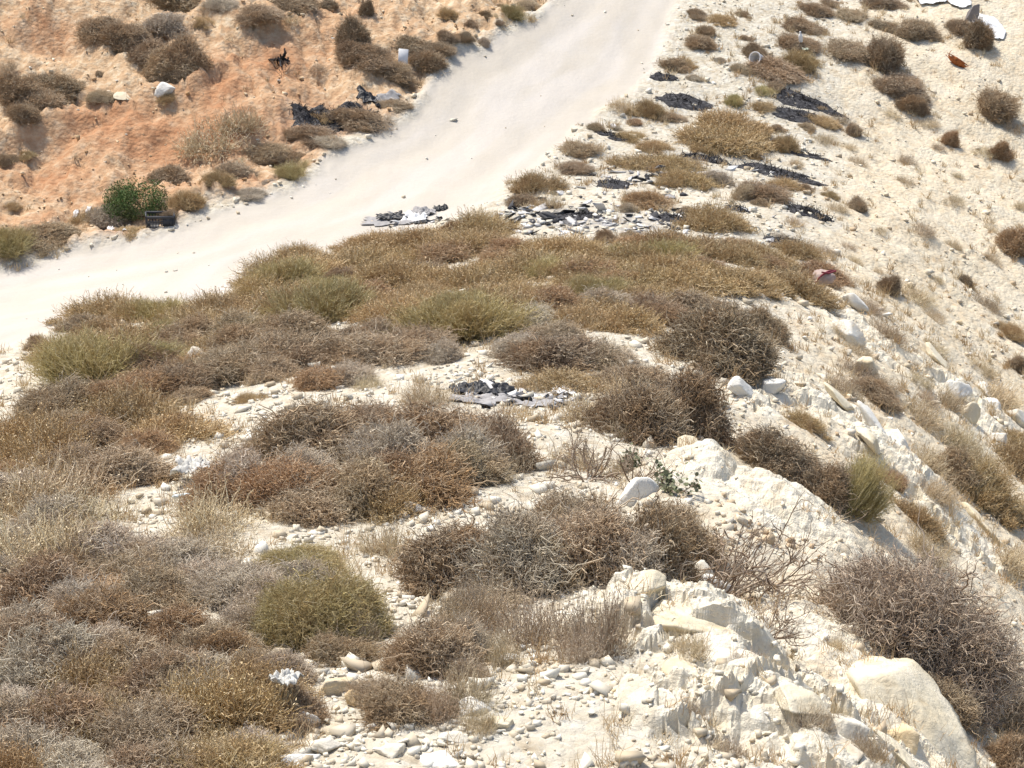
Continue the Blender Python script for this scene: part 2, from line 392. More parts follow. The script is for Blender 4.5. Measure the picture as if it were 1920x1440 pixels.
def hemi(n, rng, zmin=-.05):
    v = unit(rng.normal(size=(n * 4, 3))); v = v[v[:, 2] > zmin][:n]; return v

def zigzag(start, dirs, step, k, turn, rng, updrift=0.0):
    P = [start]; d = dirs.copy()
    for i in range(k - 1):
        d = unit(dirs * .55 + d * .35 + turn * rng.normal(size=d.shape) + np.array([0, 0, updrift]))
        st = step[:, None] * rng.uniform(.7, 1.3, (len(d), 1))
        P.append(P[-1] + d * st)
    return np.stack(P, 1)

def lobed(dirs, rng, lobes, depth):
    """radius multiplier: dome made of uneven cushions"""
    c = hemi(lobes, rng, -.2); dots = dirs @ c.T
    m = dots.max(1); return 1 - depth * (1 - m) * 3.2

def thorn_proto(seed, n=7400, flat=.62, thick=.0030, ls=.85):
    """tangled spiny cushion: uneven tufts of zigzag twigs, stray longer ones standing out"""
    rng = np.random.default_rng(seed); M = 46
    tufts = hemi(M, rng, -.12); tr = rng.uniform(.62, 1.12, M)
    ti = rng.integers(0, M, n)
    d = unit(tufts[ti] + .30 * rng.normal(size=(n, 3))); d[:, 2] = np.abs(d[:, 2]) - .05
    R = .5 * lobed(d, rng, 8, .40) * tr[ti]
    stray = rng.random(n) < .10
    L = rng.uniform(.10, .26, n) * np.where(stray, 1.5, 1) * ls
    start = d * (R * np.where(stray, 1.05, 1) - L * rng.uniform(.3, .95, n))[:, None] * (1 - .35 * (rng.random(n) < .25))[:, None]
    k = 7
    P = zigzag(start, unit(d + .45 * rng.normal(size=d.shape)), L / (k - 1) * 1.2, k, .8, rng, .06)
    P[..., 2] *= flat
    P[..., 2] = np.maximum(P[..., 2], -.03)
    rad = thick * np.exp(rng.normal(-.08, .42, n))[:, None] * np.linspace(1.15, .45, k)[None]
    V, q = tubes(P, rad)
    # twigs of one tuft are of much the same colour
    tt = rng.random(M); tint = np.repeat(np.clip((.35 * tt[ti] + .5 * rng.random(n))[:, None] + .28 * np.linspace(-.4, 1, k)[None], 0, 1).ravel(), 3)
    m = n; j = rng.integers(0, n, m); kk = rng.integers(2, k, m)
    s2 = P[j, kk]; d2 = unit(rng.normal(size=(m, 3)) + .6 * d[j])
    P2 = zigzag(s2, d2, np.full(m, .026), 3, .5, rng)
    V2, q2 = tubes(P2, thick * .7 * np.ones((m, 1)) * np.array([[.9, .7, .35]]))
    V = np.vstack([V, V2]); q = np.vstack([q, q2 + len(V) - len(V2)]); tint = np.r_[tint, per_tube(rng.random(m), 3)]
    # a few old bleached stems standing out of the cushion
    nb = 26; db = hemi(nb, rng, .05); sb = db * rng.uniform(.2, .42, nb)[:, None]
    P3 = zigzag(sb, unit(db + .5 * rng.normal(size=db.shape)), rng.uniform(.03, .055, nb), 7, .35, rng, .02); P3[..., 2] = np.maximum(P3[..., 2] * flat, -.02)
    V3, q3 = tubes(P3, thick * 1.45 * np.ones((nb, 1)) * np.linspace(1.1, .35, 7)[None], 4)
    q = np.vstack([q, q3 + len(V)]); V = np.vstack([V, V3]); tint = np.r_[tint, np.repeat(rng.uniform(.5, .95, nb), 28)]
    return V, q, tint
def stems_proto(seed, n=34, flat=.6, reach=.4, thick=.011):
    rng = np.random.default_rng(seed); d = hemi(n, rng, .1)
    st = np.c_[rng.normal(size=(n, 2)) * .06, np.full(n, -.06)]
    P = zigzag(st, d, np.full(n, reach / 6), 7, .28, rng); P[..., 2] *= flat * 1.1
    V, q = tubes(P, thick * rng.uniform(.6, 1.2, n)[:, None] * np.linspace(1.2, .35, 7)[None], 5)
    return V, q, per_tube(rng.random(n), 7, 5)
def herb_proto(seed, n=3400, flat=.7, thick=.004):
    """dry leggy herb: loose upright stalks with shrivelled leaves and seed heads"""
    rng = np.random.default_rng(seed); nb = 26
    bx = rng.normal(size=(nb, 2)) * .21; bi = rng.integers(0, nb, n)
    hh = np.clip(1 - (bx ** 2).sum(1) * 2.6, .3, 1) * rng.uniform(.7, 1.1, nb)
    d = unit(np.c_[bx[bi] * 1.2 + rng.normal(size=(n, 2)) * .42, np.abs(rng.normal(.75, .35, n))])
    t0 = rng.uniform(0, .6, n) * (rng.random(n) < .75)
    L = (.5 * hh[bi]) * rng.uniform(.55, 1.1, n) * (1 - .5 * t0)
    start = np.c_[bx[bi] + rng.normal(size=(n, 2)) * .05, np.full(n, -.02)] + d * (t0 * .45 * hh[bi])[:, None]
    k = 6; P = zigzag(start, d, L / (k - 1), k, .42, rng, .03); P[..., 2] *= flat * 1.45
    V, q = tubes(P, thick * rng.uniform(.5, 1.2, n)[:, None] * np.linspace(1.1, .55, k)[None])
    tint = per_tube(rng.random(n), k)
    m = n * 2; j = rng.integers(0, n, m); kk = rng.integers(2, k, m)
    Vl, ql = leaves(P[j, kk] + rng.normal(size=(m, 3)) * .006, rng, .007, .017, .45)
    q = np.vstack([q, ql + len(V)]); V = np.vstack([V, Vl]); tint = np.r_[tint, np.repeat(rng.random(m), 4)]
    return V, q, tint
def leaves(C, rng, lo, hi, asp=.55, up=0.0):
    n = len(C); a = unit(rng.normal(size=(n, 3)) + [0, 0, up]); b = unit(np.cross(a, rng.normal(size=(n, 3))))
    s = rng.uniform(lo, hi, n)[:, None]
    c = np.cross(a, b)
    V = np.stack([C - a * s, C + b * s * asp + c * s * .18, C + a * s, C - b * s * asp + c * s * .18], 1).reshape(-1, 3)
    return V, np.arange(n * 4).reshape(n, 4)
def broom_proto(seed, n=2600, flat=.75, thick=.0034):
    """fine upright green-gold stems fanning from the crown"""
    rng = np.random.default_rng(seed); nb = 14
    bx = rng.normal(size=(nb, 2)) * .13; bi = rng.integers(0, nb, n)
    ang = rng.uniform(0, 2 * np.pi, n); el = np.abs(rng.normal(0, .62, n))
    d = np.c_[np.sin(el) * np.cos(ang), np.sin(el) * np.sin(ang), np.cos(el)]; d = unit(d + np.c_[bx[bi] * 1.6, np.zeros(n)])
    L = rng.uniform(.28, .52, n); t0 = rng.uniform(0, .35, n)
    start = np.c_[bx[bi] + rng.normal(size=(n, 2)) * .05, np.full(n, -.03)] + d * t0[:, None] * .4
    k = 6; P = zigzag(start, d, L * (1 - t0 * .6) / (k - 1), k, .2, rng, .08); P[..., 2] *= flat * 1.3
    V, q = tubes(P, thick * rng.uniform(.6, 1.2, n)[:, None] * np.linspace(1.1, .4, k)[None])
    tint = per_tube(rng.random(n), k)
    m = n * 2; j = rng.integers(0, n, m); kk = rng.integers(2, k, m)
    d2 = unit(d[j] + .55 * rng.normal(size=(m, 3)))
    P2 = zigzag(P[j, kk], d2, rng.uniform(.02, .045, m), 4, .25, rng, .1)
    V2, q2 = tubes(P2, thick * .7 * np.ones((m, 1)) * np.array([[.9, .8, .6, .3]]))
    q = np.vstack([q, q2 + len(V)]); V = np.vstack([V, V2]); tint = np.r_[tint, per_tube(rng.random(m), 4)]
    return V, q, tint
def leafy_proto(seed, n=9500, flat=.85):
    rng = np.random.default_rng(seed)
    d = hemi(n, rng, -.1); tufts = hemi(60, rng, -.1); d = unit(tufts[rng.integers(0, 60, n)] + .22 * rng.normal(size=(n, 3)))
    R = .5 * lobed(d, rng, 18, .22) * rng.uniform(.5, 1.04, n)
    C = d * R[:, None]; C[:, 2] = np.abs(C[:, 2]) * flat * 1.1
    V, q = leaves(C, rng, .009, .021, .45, .3)
    return V, q, np.repeat(rng.random(n), 4)
def branchy(rng, base, d0, L, r, depth, out, spread=.55, segs=4):
    P = [np.array(base, float)]; d = unit(np.array(d0, float))
    for i in range(segs):
        d = unit(d + rng.normal(size=3) * .22 + np.array([0, 0, .03])); P.append(P[-1] + d * L / segs)
    P = np.array(P); out.append((P, np.linspace(r, r * .62, segs + 1)))
    if depth > 0:
        for c in range(rng.integers(2, 5)):
            i = rng.integers(1, segs + 1)
            branchy(rng, P[i], d + rng.normal(size=3) * spread * 1.5, L * rng.uniform(.5, .8), r * .62, depth - 1, out, spread, segs)
def bare_proto(seed, stems=9, L=.3, r=.008, depth=3, low=.25):
    rng = np.random.default_rng(seed); out = []
    for s in range(stems):
        a = rng.uniform(0, 2 * np.pi); e = rng.uniform(low, 1.1)
        branchy(rng, (rng.normal() * .03, rng.normal() * .03, -.04), (math.cos(a), math.sin(a), e), L, r, depth, out)
    P = np.stack([p for p, _ in out]); R = np.stack([q for _, q in out])
    P[..., 2] = np.maximum(P[..., 2], -.04)
    V, q = tubes(P, R, 4)
    return V, q, per_tube(rng.random(len(P)), P.shape[1], 4), P

def twig_material(name, cols, patch=None, rough=.9, trans=0.0):
    """cols: three colours met with from stem to stem; patch: colour of whole dried sprays"""
    t = NT(name)
    c = t.ramp(t.attr("tint"), [(.05, cols[0]), (.5, cols[1]), (.95, cols[2])])
    if patch:
        n = t.noise(3.1, 4, .6, t.pos()); c = t.mix(t.ramp(n, [(.47, 0), (.62, .75)]), c, patch)
    t.base(c, rough, .12)
    return t.m
def own_colour_material(name):
    """one material for all plants of a growth form; each plant brings its own colour (object colour)"""
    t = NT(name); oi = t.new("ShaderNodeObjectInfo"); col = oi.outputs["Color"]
    lo = t.mix(1.0, col, (.50, .42, .36), 'MULTIPLY'); hi = t.mix(.45, col, (.78, .70, .55))  # lo: old inner twigs, darkened further to paint shade into the gaps
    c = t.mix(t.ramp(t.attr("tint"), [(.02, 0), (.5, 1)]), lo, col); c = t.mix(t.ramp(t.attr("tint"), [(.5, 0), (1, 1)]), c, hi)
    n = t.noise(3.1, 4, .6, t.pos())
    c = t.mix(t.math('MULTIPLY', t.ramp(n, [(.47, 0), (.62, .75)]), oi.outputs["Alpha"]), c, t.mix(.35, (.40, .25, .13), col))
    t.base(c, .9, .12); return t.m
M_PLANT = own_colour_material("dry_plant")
HUE = {'b': (.375, .275, .175, .9), 'g': (.54, .465, .36, .6), 'm': (.465, .365, .245, .75), 'r': (.43, .28, .155, .4), 'd': (.53, .39, .20, .8), 'p': (.67, .56, .37, .5), 'o': (.475, .405, .18, .7),
       'y': (.43, .36, .165, .6), 'k': (.325, .248, .165, .9), 's': (.52, .42, .30, .6), 'q': (.41, .345, .26, .5)}
MT = {
 'G': twig_material("green_leaves", [(.05, .085, .028), (.09, .145, .045), (.16, .21, .085)], (.15, .15, .065)),
 'w': twig_material("bare_wood", [(.16, .105, .07), (.27, .20, .14), (.42, .34, .26)]),
 'c': twig_material("waxy_round_leaves", [(.075, .08, .045), (.13, .14, .075), (.27, .28, .18)]),
 'x': twig_material("charred_twigs", [(.012, .011, .011), (.025, .023, .023), (.06, .056, .055)]),
}
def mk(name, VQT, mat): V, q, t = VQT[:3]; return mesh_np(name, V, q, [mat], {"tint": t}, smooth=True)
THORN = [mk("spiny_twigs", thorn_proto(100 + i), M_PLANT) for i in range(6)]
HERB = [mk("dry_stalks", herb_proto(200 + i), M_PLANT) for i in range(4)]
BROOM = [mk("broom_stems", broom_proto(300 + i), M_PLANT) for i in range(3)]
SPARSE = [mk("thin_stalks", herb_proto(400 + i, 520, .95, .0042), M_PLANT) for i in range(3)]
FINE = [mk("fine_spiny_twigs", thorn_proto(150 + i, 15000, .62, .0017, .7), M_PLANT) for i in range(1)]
STEMS = [mk("woody_stems", stems_proto(500 + i), MT['w']) for i in range(3)]
LEAFY = [mk("green_foliage", leafy_proto(600), MT['G'])]

def slope_quat(x, y, blend=.7, rz=0.0):
    e = .25
    nx = float(base_z(x - e, y) - base_z(x + e, y)); ny = float(base_z(x, y - e) - base_z(x, y + e))
    nrm = mathutils.Vector((nx * blend, ny * blend, 2 * e)).normalized()
    return mathutils.Vector((0, 0, 1)).rotation_difference(nrm) @ mathutils.Quaternion((0, 0, 1), rz)

KIND = {  # kind: (meshes, object name, category, looks, group)
 'b': (THORN, "thorn_shrub", "shrub", "brown spiny shrub", "spiny dwarf shrubs on the hillside"),
 'g': (THORN, "thorn_shrub", "shrub", "grey spiny shrub", "spiny dwarf shrubs on the hillside"),
 'm': (THORN, "thorn_shrub", "shrub", "grey-brown spiny shrub", "spiny dwarf shrubs on the hillside"),
 'r': (THORN, "thorn_shrub", "shrub", "rust-brown dry shrub", "spiny dwarf shrubs on the hillside"),
 'k': (THORN, "thorn_shrub", "shrub", "dark grey spiny shrub", "spiny dwarf shrubs on the hillside"),
 'd': (HERB, "dry_bush", "dry bush", "golden dried bush", "dried golden bushes"),
 'p': (SPARSE, "dry_weed", "dry weed", "pale straw-coloured weed", "dried weeds"),
 's': (SPARSE, "dry_weed", "dry weed", "thin brown dried weed", "dried weeds"),
 'o': (BROOM, "broom_bush", "bush", "olive-green broom bush", "olive broom bushes"),
 'y': (FINE, "olive_bush", "bush", "olive-green twiggy bush", None),
 'q': (FINE, "thorn_shrub", "shrub", "large grey spiny shrub", "spiny dwarf shrubs on the hillside"),
 'G': (LEAFY, "green_bush", "bush", "leafy green bush", None),
}
MAT_OF = {'s': 'm'}
NSH = [0]; SKIRT = []
def shrub(u, v, w, h, kind, label, yaw=None, full=None):
    meshes, name, cat, look, grp = KIND[kind]
    i = NSH[0]; NSH[0] += 1; rng = np.random.default_rng(9000 + i)
    if u < 900 and v < 470 and 50 <= w and kind in 'bgmk': w *= 1.2; h *= 1.25
    if u > 1560 and v < 320 and w >= 34 and kind in 'bgmkr': w *= 1.12; h *= 1.12
    if 800 <= v <= 990 and 400 < u < 960 and w >= 100: w *= 1.16; h *= 1.3
    if 1040 < v < 1125 and 780 < u < 1260 and w >= 130: w *= 1.08; h *= 1.2
    p0 = at0(u, v - .12 * w); e = .2
    nr = unit(np.array([float(base_z(p0[0] - e, p0[1]) - base_z(p0[0] + e, p0[1])), float(base_z(p0[0], p0[1] - e) - base_z(p0[0], p0[1] + e)), 2 * e]))
    sa = max(.12, float(-nr @ unit(p0 - CAM))); ca = math.sqrt(1 - sa * sa)
    dep = min(.95, .8 * h / (w * sa))                       # how deep the cushion is from front to back
    a = .5 * w * dep * sa
    p = at(u, v - a); s = scale_at(p)
    W = w / s * (1.2 if (v > 430 and u < 1340) else 1.12)
    H = max(math.sqrt(max((h - a) ** 2 - a * a, 0)) / ca, .24 * w) / s
    me = meshes[int(rng.integers(len(meshes)))]
    zmax = .35 if meshes in (THORN, FINE) else (.46 if meshes in (HERB, BROOM) else .5)
    rz = rng.uniform(0, 6.28) if yaw is None else yaw
    sc = (W, W * max(.6, dep) * rng.uniform(.95, 1.08), H / zmax)
    q = slope_quat(p[0], p[1], .75, 0.0)
    if (v < 620 or u > 1340) and not (u < 900 and v < 470): SKIRT.append((p[0], p[1], W * .5, W * .5 * max(.6, dep)))
    lab = label if label.startswith("=") else look + " " + label
    lab = lab.lstrip("=")
    parts = w >= 60
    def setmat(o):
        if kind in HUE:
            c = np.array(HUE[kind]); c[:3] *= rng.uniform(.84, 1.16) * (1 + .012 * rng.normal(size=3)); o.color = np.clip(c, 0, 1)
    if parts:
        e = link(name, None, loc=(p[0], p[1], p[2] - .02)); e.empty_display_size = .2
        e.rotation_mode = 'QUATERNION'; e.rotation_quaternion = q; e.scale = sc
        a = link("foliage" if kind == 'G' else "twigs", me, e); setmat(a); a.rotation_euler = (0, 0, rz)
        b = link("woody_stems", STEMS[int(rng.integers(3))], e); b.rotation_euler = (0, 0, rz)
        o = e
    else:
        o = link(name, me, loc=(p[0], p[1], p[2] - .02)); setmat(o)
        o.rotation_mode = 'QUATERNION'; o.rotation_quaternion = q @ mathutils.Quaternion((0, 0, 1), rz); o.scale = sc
    return tag(o, lab, cat, grp)
# rows: u, v of the foot, width, height in the photograph, kind ; where it stands
SHRUBS = """
348 36 105 62 b|at the top edge of the bank, widest of the four there
420 24 62 30 g|behind the brown mound at the top of the bank
482 40 78 36 b|low and rounded, beside the pale strip at the top of the bank
545 28 88 45 b|filling the top edge of the bank right of the pale strip
612 22 44 32 k|at the top of the bank above the reddish gully
193 88 82 52 b|upper half of the long diagonal clump on the bank
232 108 74 52 b|lower half of the long diagonal clump on the bank
316 82 86 50 g|topmost of the stack above the white boulder on the bank
375 54 40 24 d|small and round under the brown shrub at the top of the bank
288 130 78 48 b|left shoulder of the stack above the white boulder
346 150 80 76 b|right shoulder of the stack above the white boulder
320 168 88 62 m|directly above the white boulder on the bank
187 143 22 14 b|tiny one alone on the pale part of the bank
192 194 52 26 m|low tuft left of the white boulder on the bank
92 194 105 55 b|top of the wide clump at the left edge of the bank
32 208 75 60 b|at the left edge of the photo in the wide bank clump
80 220 80 46 b|middle of the wide clump at the left edge of the bank
40 242 56 42 b|hanging lowest from the wide clump on the bank
12 298 42 32 b|cut by the left edge below the wide bank clump
660 98 58 62 k|tall upper end of the long clump left of the white board
655 122 52 40 b|left end of the long clump beside the reddish gully
690 138 82 44 b|middle of the long clump running down to the road
732 152 72 36 b|lower end of the long clump by the road edge
772 104 78 36 b|behind the white board at the roadside
758 153 76 38 m|in front of the white board at the roadside
800 140 62 44 b|right of the white board, nearest the road
838 90 46 28 b|on the bank edge above the roadside clump
828 110 54 30 b|in the roadside row right of the white board
872 92 36 24 k|dark little one at the road edge
906 87 26 22 g|spiky little one standing out into the road edge
842 42 36 22 d|on the pale bank near the top of the road
883 51 26 18 b|small round one near the top of the road
910 41 30 22 b|round one left of the olive bush at the road top
962 43 56 32 o|at the road edge near the top
992 22 56 28 m|at the road edge under the top of the photo
938 16 28 16 m|touching the top edge beside the road
936 51 22 12 b|lowest of the little group at the road top
687 33 32 42 b|upright at the top edge above the long clump
678 254 96 42 b|large rounded one among burnt patches at the roadside
738 214 62 28 m|low one beside shiny burnt sheet at the roadside
580 278 92 42 b|on the bank foot below the burnt patch
618 284 60 26 g|pale low one on the road edge below the burnt patch
500 306 84 34 b|on the bank foot beside the golden grass
432 346 72 42 m|dark one on the bank foot left of the road bend
552 341 62 34 o|at the road edge by the bend
540 312 60 30 b|just above the olive bush at the road bend
505 346 36 18 g|tiny pale one on the road edge at the bend
468 374 52 20 g|thin flat one out on the road near the bend
408 352 50 34 d|behind the dark shrub at the bank foot
398 300 120 80 p|on the orange bank, widest patch of straw there
450 262 90 60 p|on the orange bank above the widest straw patch
258 414 122 92 G|=bright leafy green bush standing behind the black crate
322 352 70 40 b|behind the green bush
350 398 50 40 d|right of the green bush at the road edge
318 424 40 34 b|right beside the black crate
213 438 76 48 g|left of the green bush
168 424 56 36 d|on the bank foot left of the green bush
252 444 56 22 d|in front of the green bush, left of the black crate
90 470 122 58 b|at the road edge near the left side, larger of the pair
20 496 84 58 o|at the road edge cut by the left side of the photo
30 470 70 40 m|behind the olive bush at the left edge
1303 36 46 24 k|at the right road edge near the top
1355 46 46 18 d|low beside the dark shrub at the road top
1393 33 32 16 b|small one alone right of the road top
1322 72 44 30 b|upper half of the pair right of the road
1314 97 64 36 b|lower half of the pair right of the road
1266 137 66 36 b|on the right road edge above the pale sheet
1285 128 36 20 d|against the brown shrub on the right road edge
1398 78 30 16 b|lone small one between road and long clump
1412 112 54 40 b|directly behind the white tub
1350 118 26 14 g|tiny one left of the white tub
1300 152 32 16 g|tiny one below the right road edge shrub
1523 34 76 36 b|top of the long clump leading up from the white tub
1556 14 42 18 b|at the top edge right of the long clump
1502 66 84 38 b|second from the top in the long clump
1492 98 90 40 b|wrapped round the white rag in the long clump
1388 140 46 26 m|left of the white tub
1452 156 118 56 b|broad one right of the white tub
1502 132 60 42 d|right end of the broad clump by the white tub
1430 181 40 20 o|small one in front of the broad clump
1456 172 40 22 b|just in front of the broad clump
1600 45 64 30 m|left of the row across the upper right slope
1650 58 54 26 k|between two others on the upper right slope
1660 25 84 32 b|at the top edge of the upper right slope
1720 80 72 48 m|square-topped one on the upper right slope
1800 70 52 34 b|left lobe beside the white sheet on the slope
1828 94 56 62 k|tall lobe against the white sheet on the slope
1584 122 94 50 m|left half of the big pair on the upper slope
1654 135 70 74 k|right half of the big pair on the upper slope
1690 192 92 56 m|round one alone below the big pair on the slope
1710 216 56 44 b|tucked under the round one on the slope
1866 228 80 66 b|alone at the right edge of the upper slope
1780 278 34 38 r|small one on the slope below the upper right shrubs
1874 300 40 40 r|small one near the right edge of the slope
1902 482 76 72 r|cut by the right edge half way up the slope
1607 398 40 38 m|small one alone on the pale crest
1600 256 36 28 b|on the crest below the upper burnt patch
1216 219 50 36 d|at the right road edge beside a burnt patch
1165 216 50 34 p|at the right road edge, palest there
1192 236 38 18 r|low red-brown one at the right road edge
1252 230 48 26 b|low one just below a burnt patch near the road
1156 246 24 14 g|tiny one by the road below the pale weed
1115 250 44 26 m|at the right road edge above the pair of mounds
1090 301 92 42 b|upper of the two mounds at the right road edge
1082 328 78 30 b|lower of the two mounds at the right road edge
1008 364 84 46 d|at the road corner above the burnt litter
975 390 66 32 b|left of the burnt litter at the road corner
1032 394 44 32 p|pale tuft at the edge of the burnt litter
1375 202 42 26 o|on top of the large golden grass patch
1372 262 110 60 d|upper part of the large golden grass patch
1355 290 130 60 d|lower part of the large golden grass patch
1318 280 70 36 d|left fringe of the large golden grass patch
1470 286 50 40 d|small one right of the large golden patch
1455 248 34 20 b|small one below the lower burnt arc on the crest
1512 246 40 20 m|right of the small brown one on the crest
1205 326 100 36 d|mound with a burnt black top, left end
1262 322 80 34 d|mound with a burnt black top, right end
1285 352 82 38 d|below the mound with the burnt top
1342 348 64 34 g|pale one right of the burnt-topped mound
1216 396 98 48 r|on the burnt ground right of the litter
1175 398 44 24 g|grey fringe beside the burnt litter
1332 436 100 60 d|round golden one right of the burnt litter
1430 380 110 50 b|large dark mound under the burnt arcs on the crest
1395 376 60 40 m|left end of the mound under the burnt arcs
1506 362 44 24 b|small one right of the mound under the burnt arcs
1384 476 74 38 r|rusty one left of the lowest burnt arc
1430 500 100 44 d|in front of the lowest burnt arc
1136 454 42 34 b|lone dark one at the lower edge of the litter
1330 470 50 30 m|low one between golden bush and rusty bush
905 446 100 56 d|topmost of the golden band below the rubbish sheet
850 446 60 40 r|beside the topmost of the golden band
800 460 60 30 r|on the road edge in the golden band
860 482 110 56 d|second row of the golden band below the rubbish
700 494 120 42 d|on the road edge left in the golden band
780 500 90 44 d|between road and dark shrub in the golden band
960 482 110 44 r|upper edge of the golden band left of the litter
1050 482 120 44 d|upper edge of the golden band under the litter
1000 520 140 60 d|middle of the golden band
1100 525 130 56 r|middle right of the golden band
1160 500 110 46 d|upper right of the golden band
1245 500 110 50 o|at the upper right end of the golden band
1190 540 120 50 d|below the olive bush in the golden band
785 526 96 50 k|darkest one amid the golden band
900 550 130 56 d|just behind the large olive bush
730 540 110 56 d|left of the darkest one in the golden band
640 530 70 40 b|near the road in the golden band, dark
556 500 80 44 d|furthest out on the road edge of the band
545 545 120 60 o|on the road edge at the bend of the band
490 560 90 52 d|near the road left of the big olive bushes
600 606 150 76 o|left of two large olive bushes
690 575 120 60 r|between the two large olive bushes
740 606 120 56 d|just left of the second large olive bush
880 642 180 90 o|right and larger of two large olive bushes
960 600 110 60 d|right flank of the larger olive bush
1030 596 130 76 r|reddish one right of the larger olive bush
1130 590 120 64 g|palest one right of the reddish one
1290 545 150 46 d|behind the big dark shrub on the crest
1400 545 130 50 d|right of the big dark shrub's top
1490 556 130 54 d|in front of the pink sack
1230 606 120 70 b|left of the big dark shrub on the crest
405 602 110 60 d|on the road edge above the grey mass
290 606 96 46 o|on the road edge, left part
345 640 110 50 d|right of the road-edge olive bush
160 624 110 44 k|dark one on the road edge, left part
68 656 54 38 b|last small one on the road edge, far left
240 670 150 70 d|behind the wide olive bush at left
175 718 170 94 o|wide one at left near the road
285 700 120 72 b|right half of the wide left clump
450 715 150 90 m|left end of the long mass above the gravel strip
540 700 170 100 m|middle of the long mass above the gravel strip
605 735 110 66 r|low front of the long mass above the gravel strip
715 690 170 92 m|right end of the long mass above the gravel strip
660 660 120 60 b|rear of the long mass above the gravel strip
828 682 84 58 g|pale one at the end of the gravel strip
1040 702 180 100 k|behind the black rag, broad and dark
985 680 110 60 g|left end of the broad one behind the black rag
1140 690 110 60 g|right of the broad one behind the black rag
1060 735 130 44 d|low straw fringe right of the black rag
1352 712 235 165 k|biggest dark one on the crest, front
1300 600 170 66 k|rear of the biggest dark shrub on the crest
1420 640 110 80 k|right shoulder of the biggest dark shrub
1195 832 170 155 b|left half of the bush above the bare twigs
1278 826 150 165 b|right half of the bush above the bare twigs
1190 740 130 80 m|rear of the bush above the bare twigs
470 756 54 26 d|small tuft on the gravel strip, left
690 732 46 34 p|small tuft on the gravel strip, middle
800 762 90 50 p|left of the black rag on the gravel
280 752 150 50 r|low rusty one below the wide olive bush
170 768 140 50 d|low one at left below the wide olive bush
350 758 90 40 b|left of the gravel strip
50 850 150 90 d|at the left edge, golden upper layer
170 858 160 90 b|in the left mass, upper middle
320 846 170 80 d|beside the white crumpled bag, behind it
240 925 200 110 m|left of the white crumpled bag
110 920 160 90 b|in the left mass, nearer the edge
50 985 190 100 p|at the left edge, straw-coloured layer
150 1000 160 80 p|right of the straw-coloured layer
590 880 200 120 m|rear left of the central mass
680 845 130 90 m|rear top of the central mass
820 870 180 110 b|rear right of the central mass
930 890 120 110 b|right end of the central mass
430 965 150 90 r|left front of the central mass
520 960 150 100 r|front of the central mass, rusty
590 985 170 90 m|front of the central mass, grey-toned
680 975 160 110 m|front middle of the central mass
790 955 180 110 r|front right of the central mass
860 920 140 90 m|beside the gravel at the right of the central mass
735 975 110 60 d|low front edge of the central mass
80 1100 220 130 p|pale one at the left edge, lower middle
220 1090 220 130 g|pale grey one in the lower left
330 1120 200 130 g|grey one left of the olive bush in front
440 1150 190 120 g|grey one touching the front olive bush
600 1225 222 205 y|large one in the foreground, left of centre
565 1090 150 90 y|rear of the large foreground one
430 1265 130 110 r|rust-coloured one in the lower left
180 1180 280 110 r|brown-red one in the lower left
70 1270 220 150 b|at the left edge, lower left
220 1300 200 140 m|middle of the lower left
340 1320 150 110 m|right of the middle of the lower left
100 1430 240 170 b|bottom left corner
260 1440 200 150 m|along the bottom edge near the left corner
400 1350 150 110 g|palest of the lower left
540 1375 130 110 b|beside the torn white paper
480 1290 110 90 m|between rust shrub and torn white paper
380 1480 180 110 d|bottom edge, left of the gravel
30 1500 160 120 d|very bottom left corner, straw-topped
200 1540 230 130 g|lowest on the bottom edge, left
860 1110 220 130 b|left half of the bush under the dead branch
980 1120 220 160 g|middle of the bush under the dead branch
1100 1110 220 160 m|right half of the bush under the dead branch
1210 1100 160 160 b|right end of the bush under the dead branch
940 1150 160 70 m|front skirt of the bush under the dead branch
1010 1232 150 120 s|upright in front of the dead branch bush
1120 1232 110 140 s|upright one next to the pale stones
820 1285 180 160 m|lone one in the rubble, lower centre
870 1250 100 120 g|right side of the lone one in the rubble
760 1362 170 110 b|nearest one in the rubble, lower centre
700 1330 110 80 m|left of the nearest one in the rubble
715 1050 90 80 p|beside the olive bush, yellow tuft
1452 895 165 110 k|upper left of the diagonal pair on the crest
1535 952 130 112 k|lower right of the diagonal pair on the crest
1600 962 84 112 o|beside the diagonal pair on the crest
1500 800 74 42 d|small one above the diagonal pair
1675 912 60 48 r|small one above the lower right slabs
1782 900 100 76 b|near the right edge, dark one on the slope
1830 940 130 90 d|near the right edge, golden one on the slope
1690 1275 370 300 q|=large rounded grey spiny bush right of the big smooth slab
1850 1370 190 190 q|=grey spiny bush at the lower right against the large rounded grey one
1765 1345 150 90 m|low in front of the large rounded grey bush, lower right
1890 1450 110 110 b|bottom right corner
1665 548 44 50 k|small dark one on the slope right of the sack
1807 532 38 24 k|tiny dark one further right on the slope
1905 700 50 40 b|cut by the right edge on the middle slope
1640 758 100 44 b|flat sparse one in the middle of the slope
1570 735 70 40 s|sparse one left of the flat one on the slope
"""
def lookfix(lab): return lab
for row in SHRUBS.strip().split("\n"):
    a, lab = row.split("|"); f = a.split()
    shrub(float(f[0]), float(f[1]), float(f[2]), float(f[3]), f[4], lab)
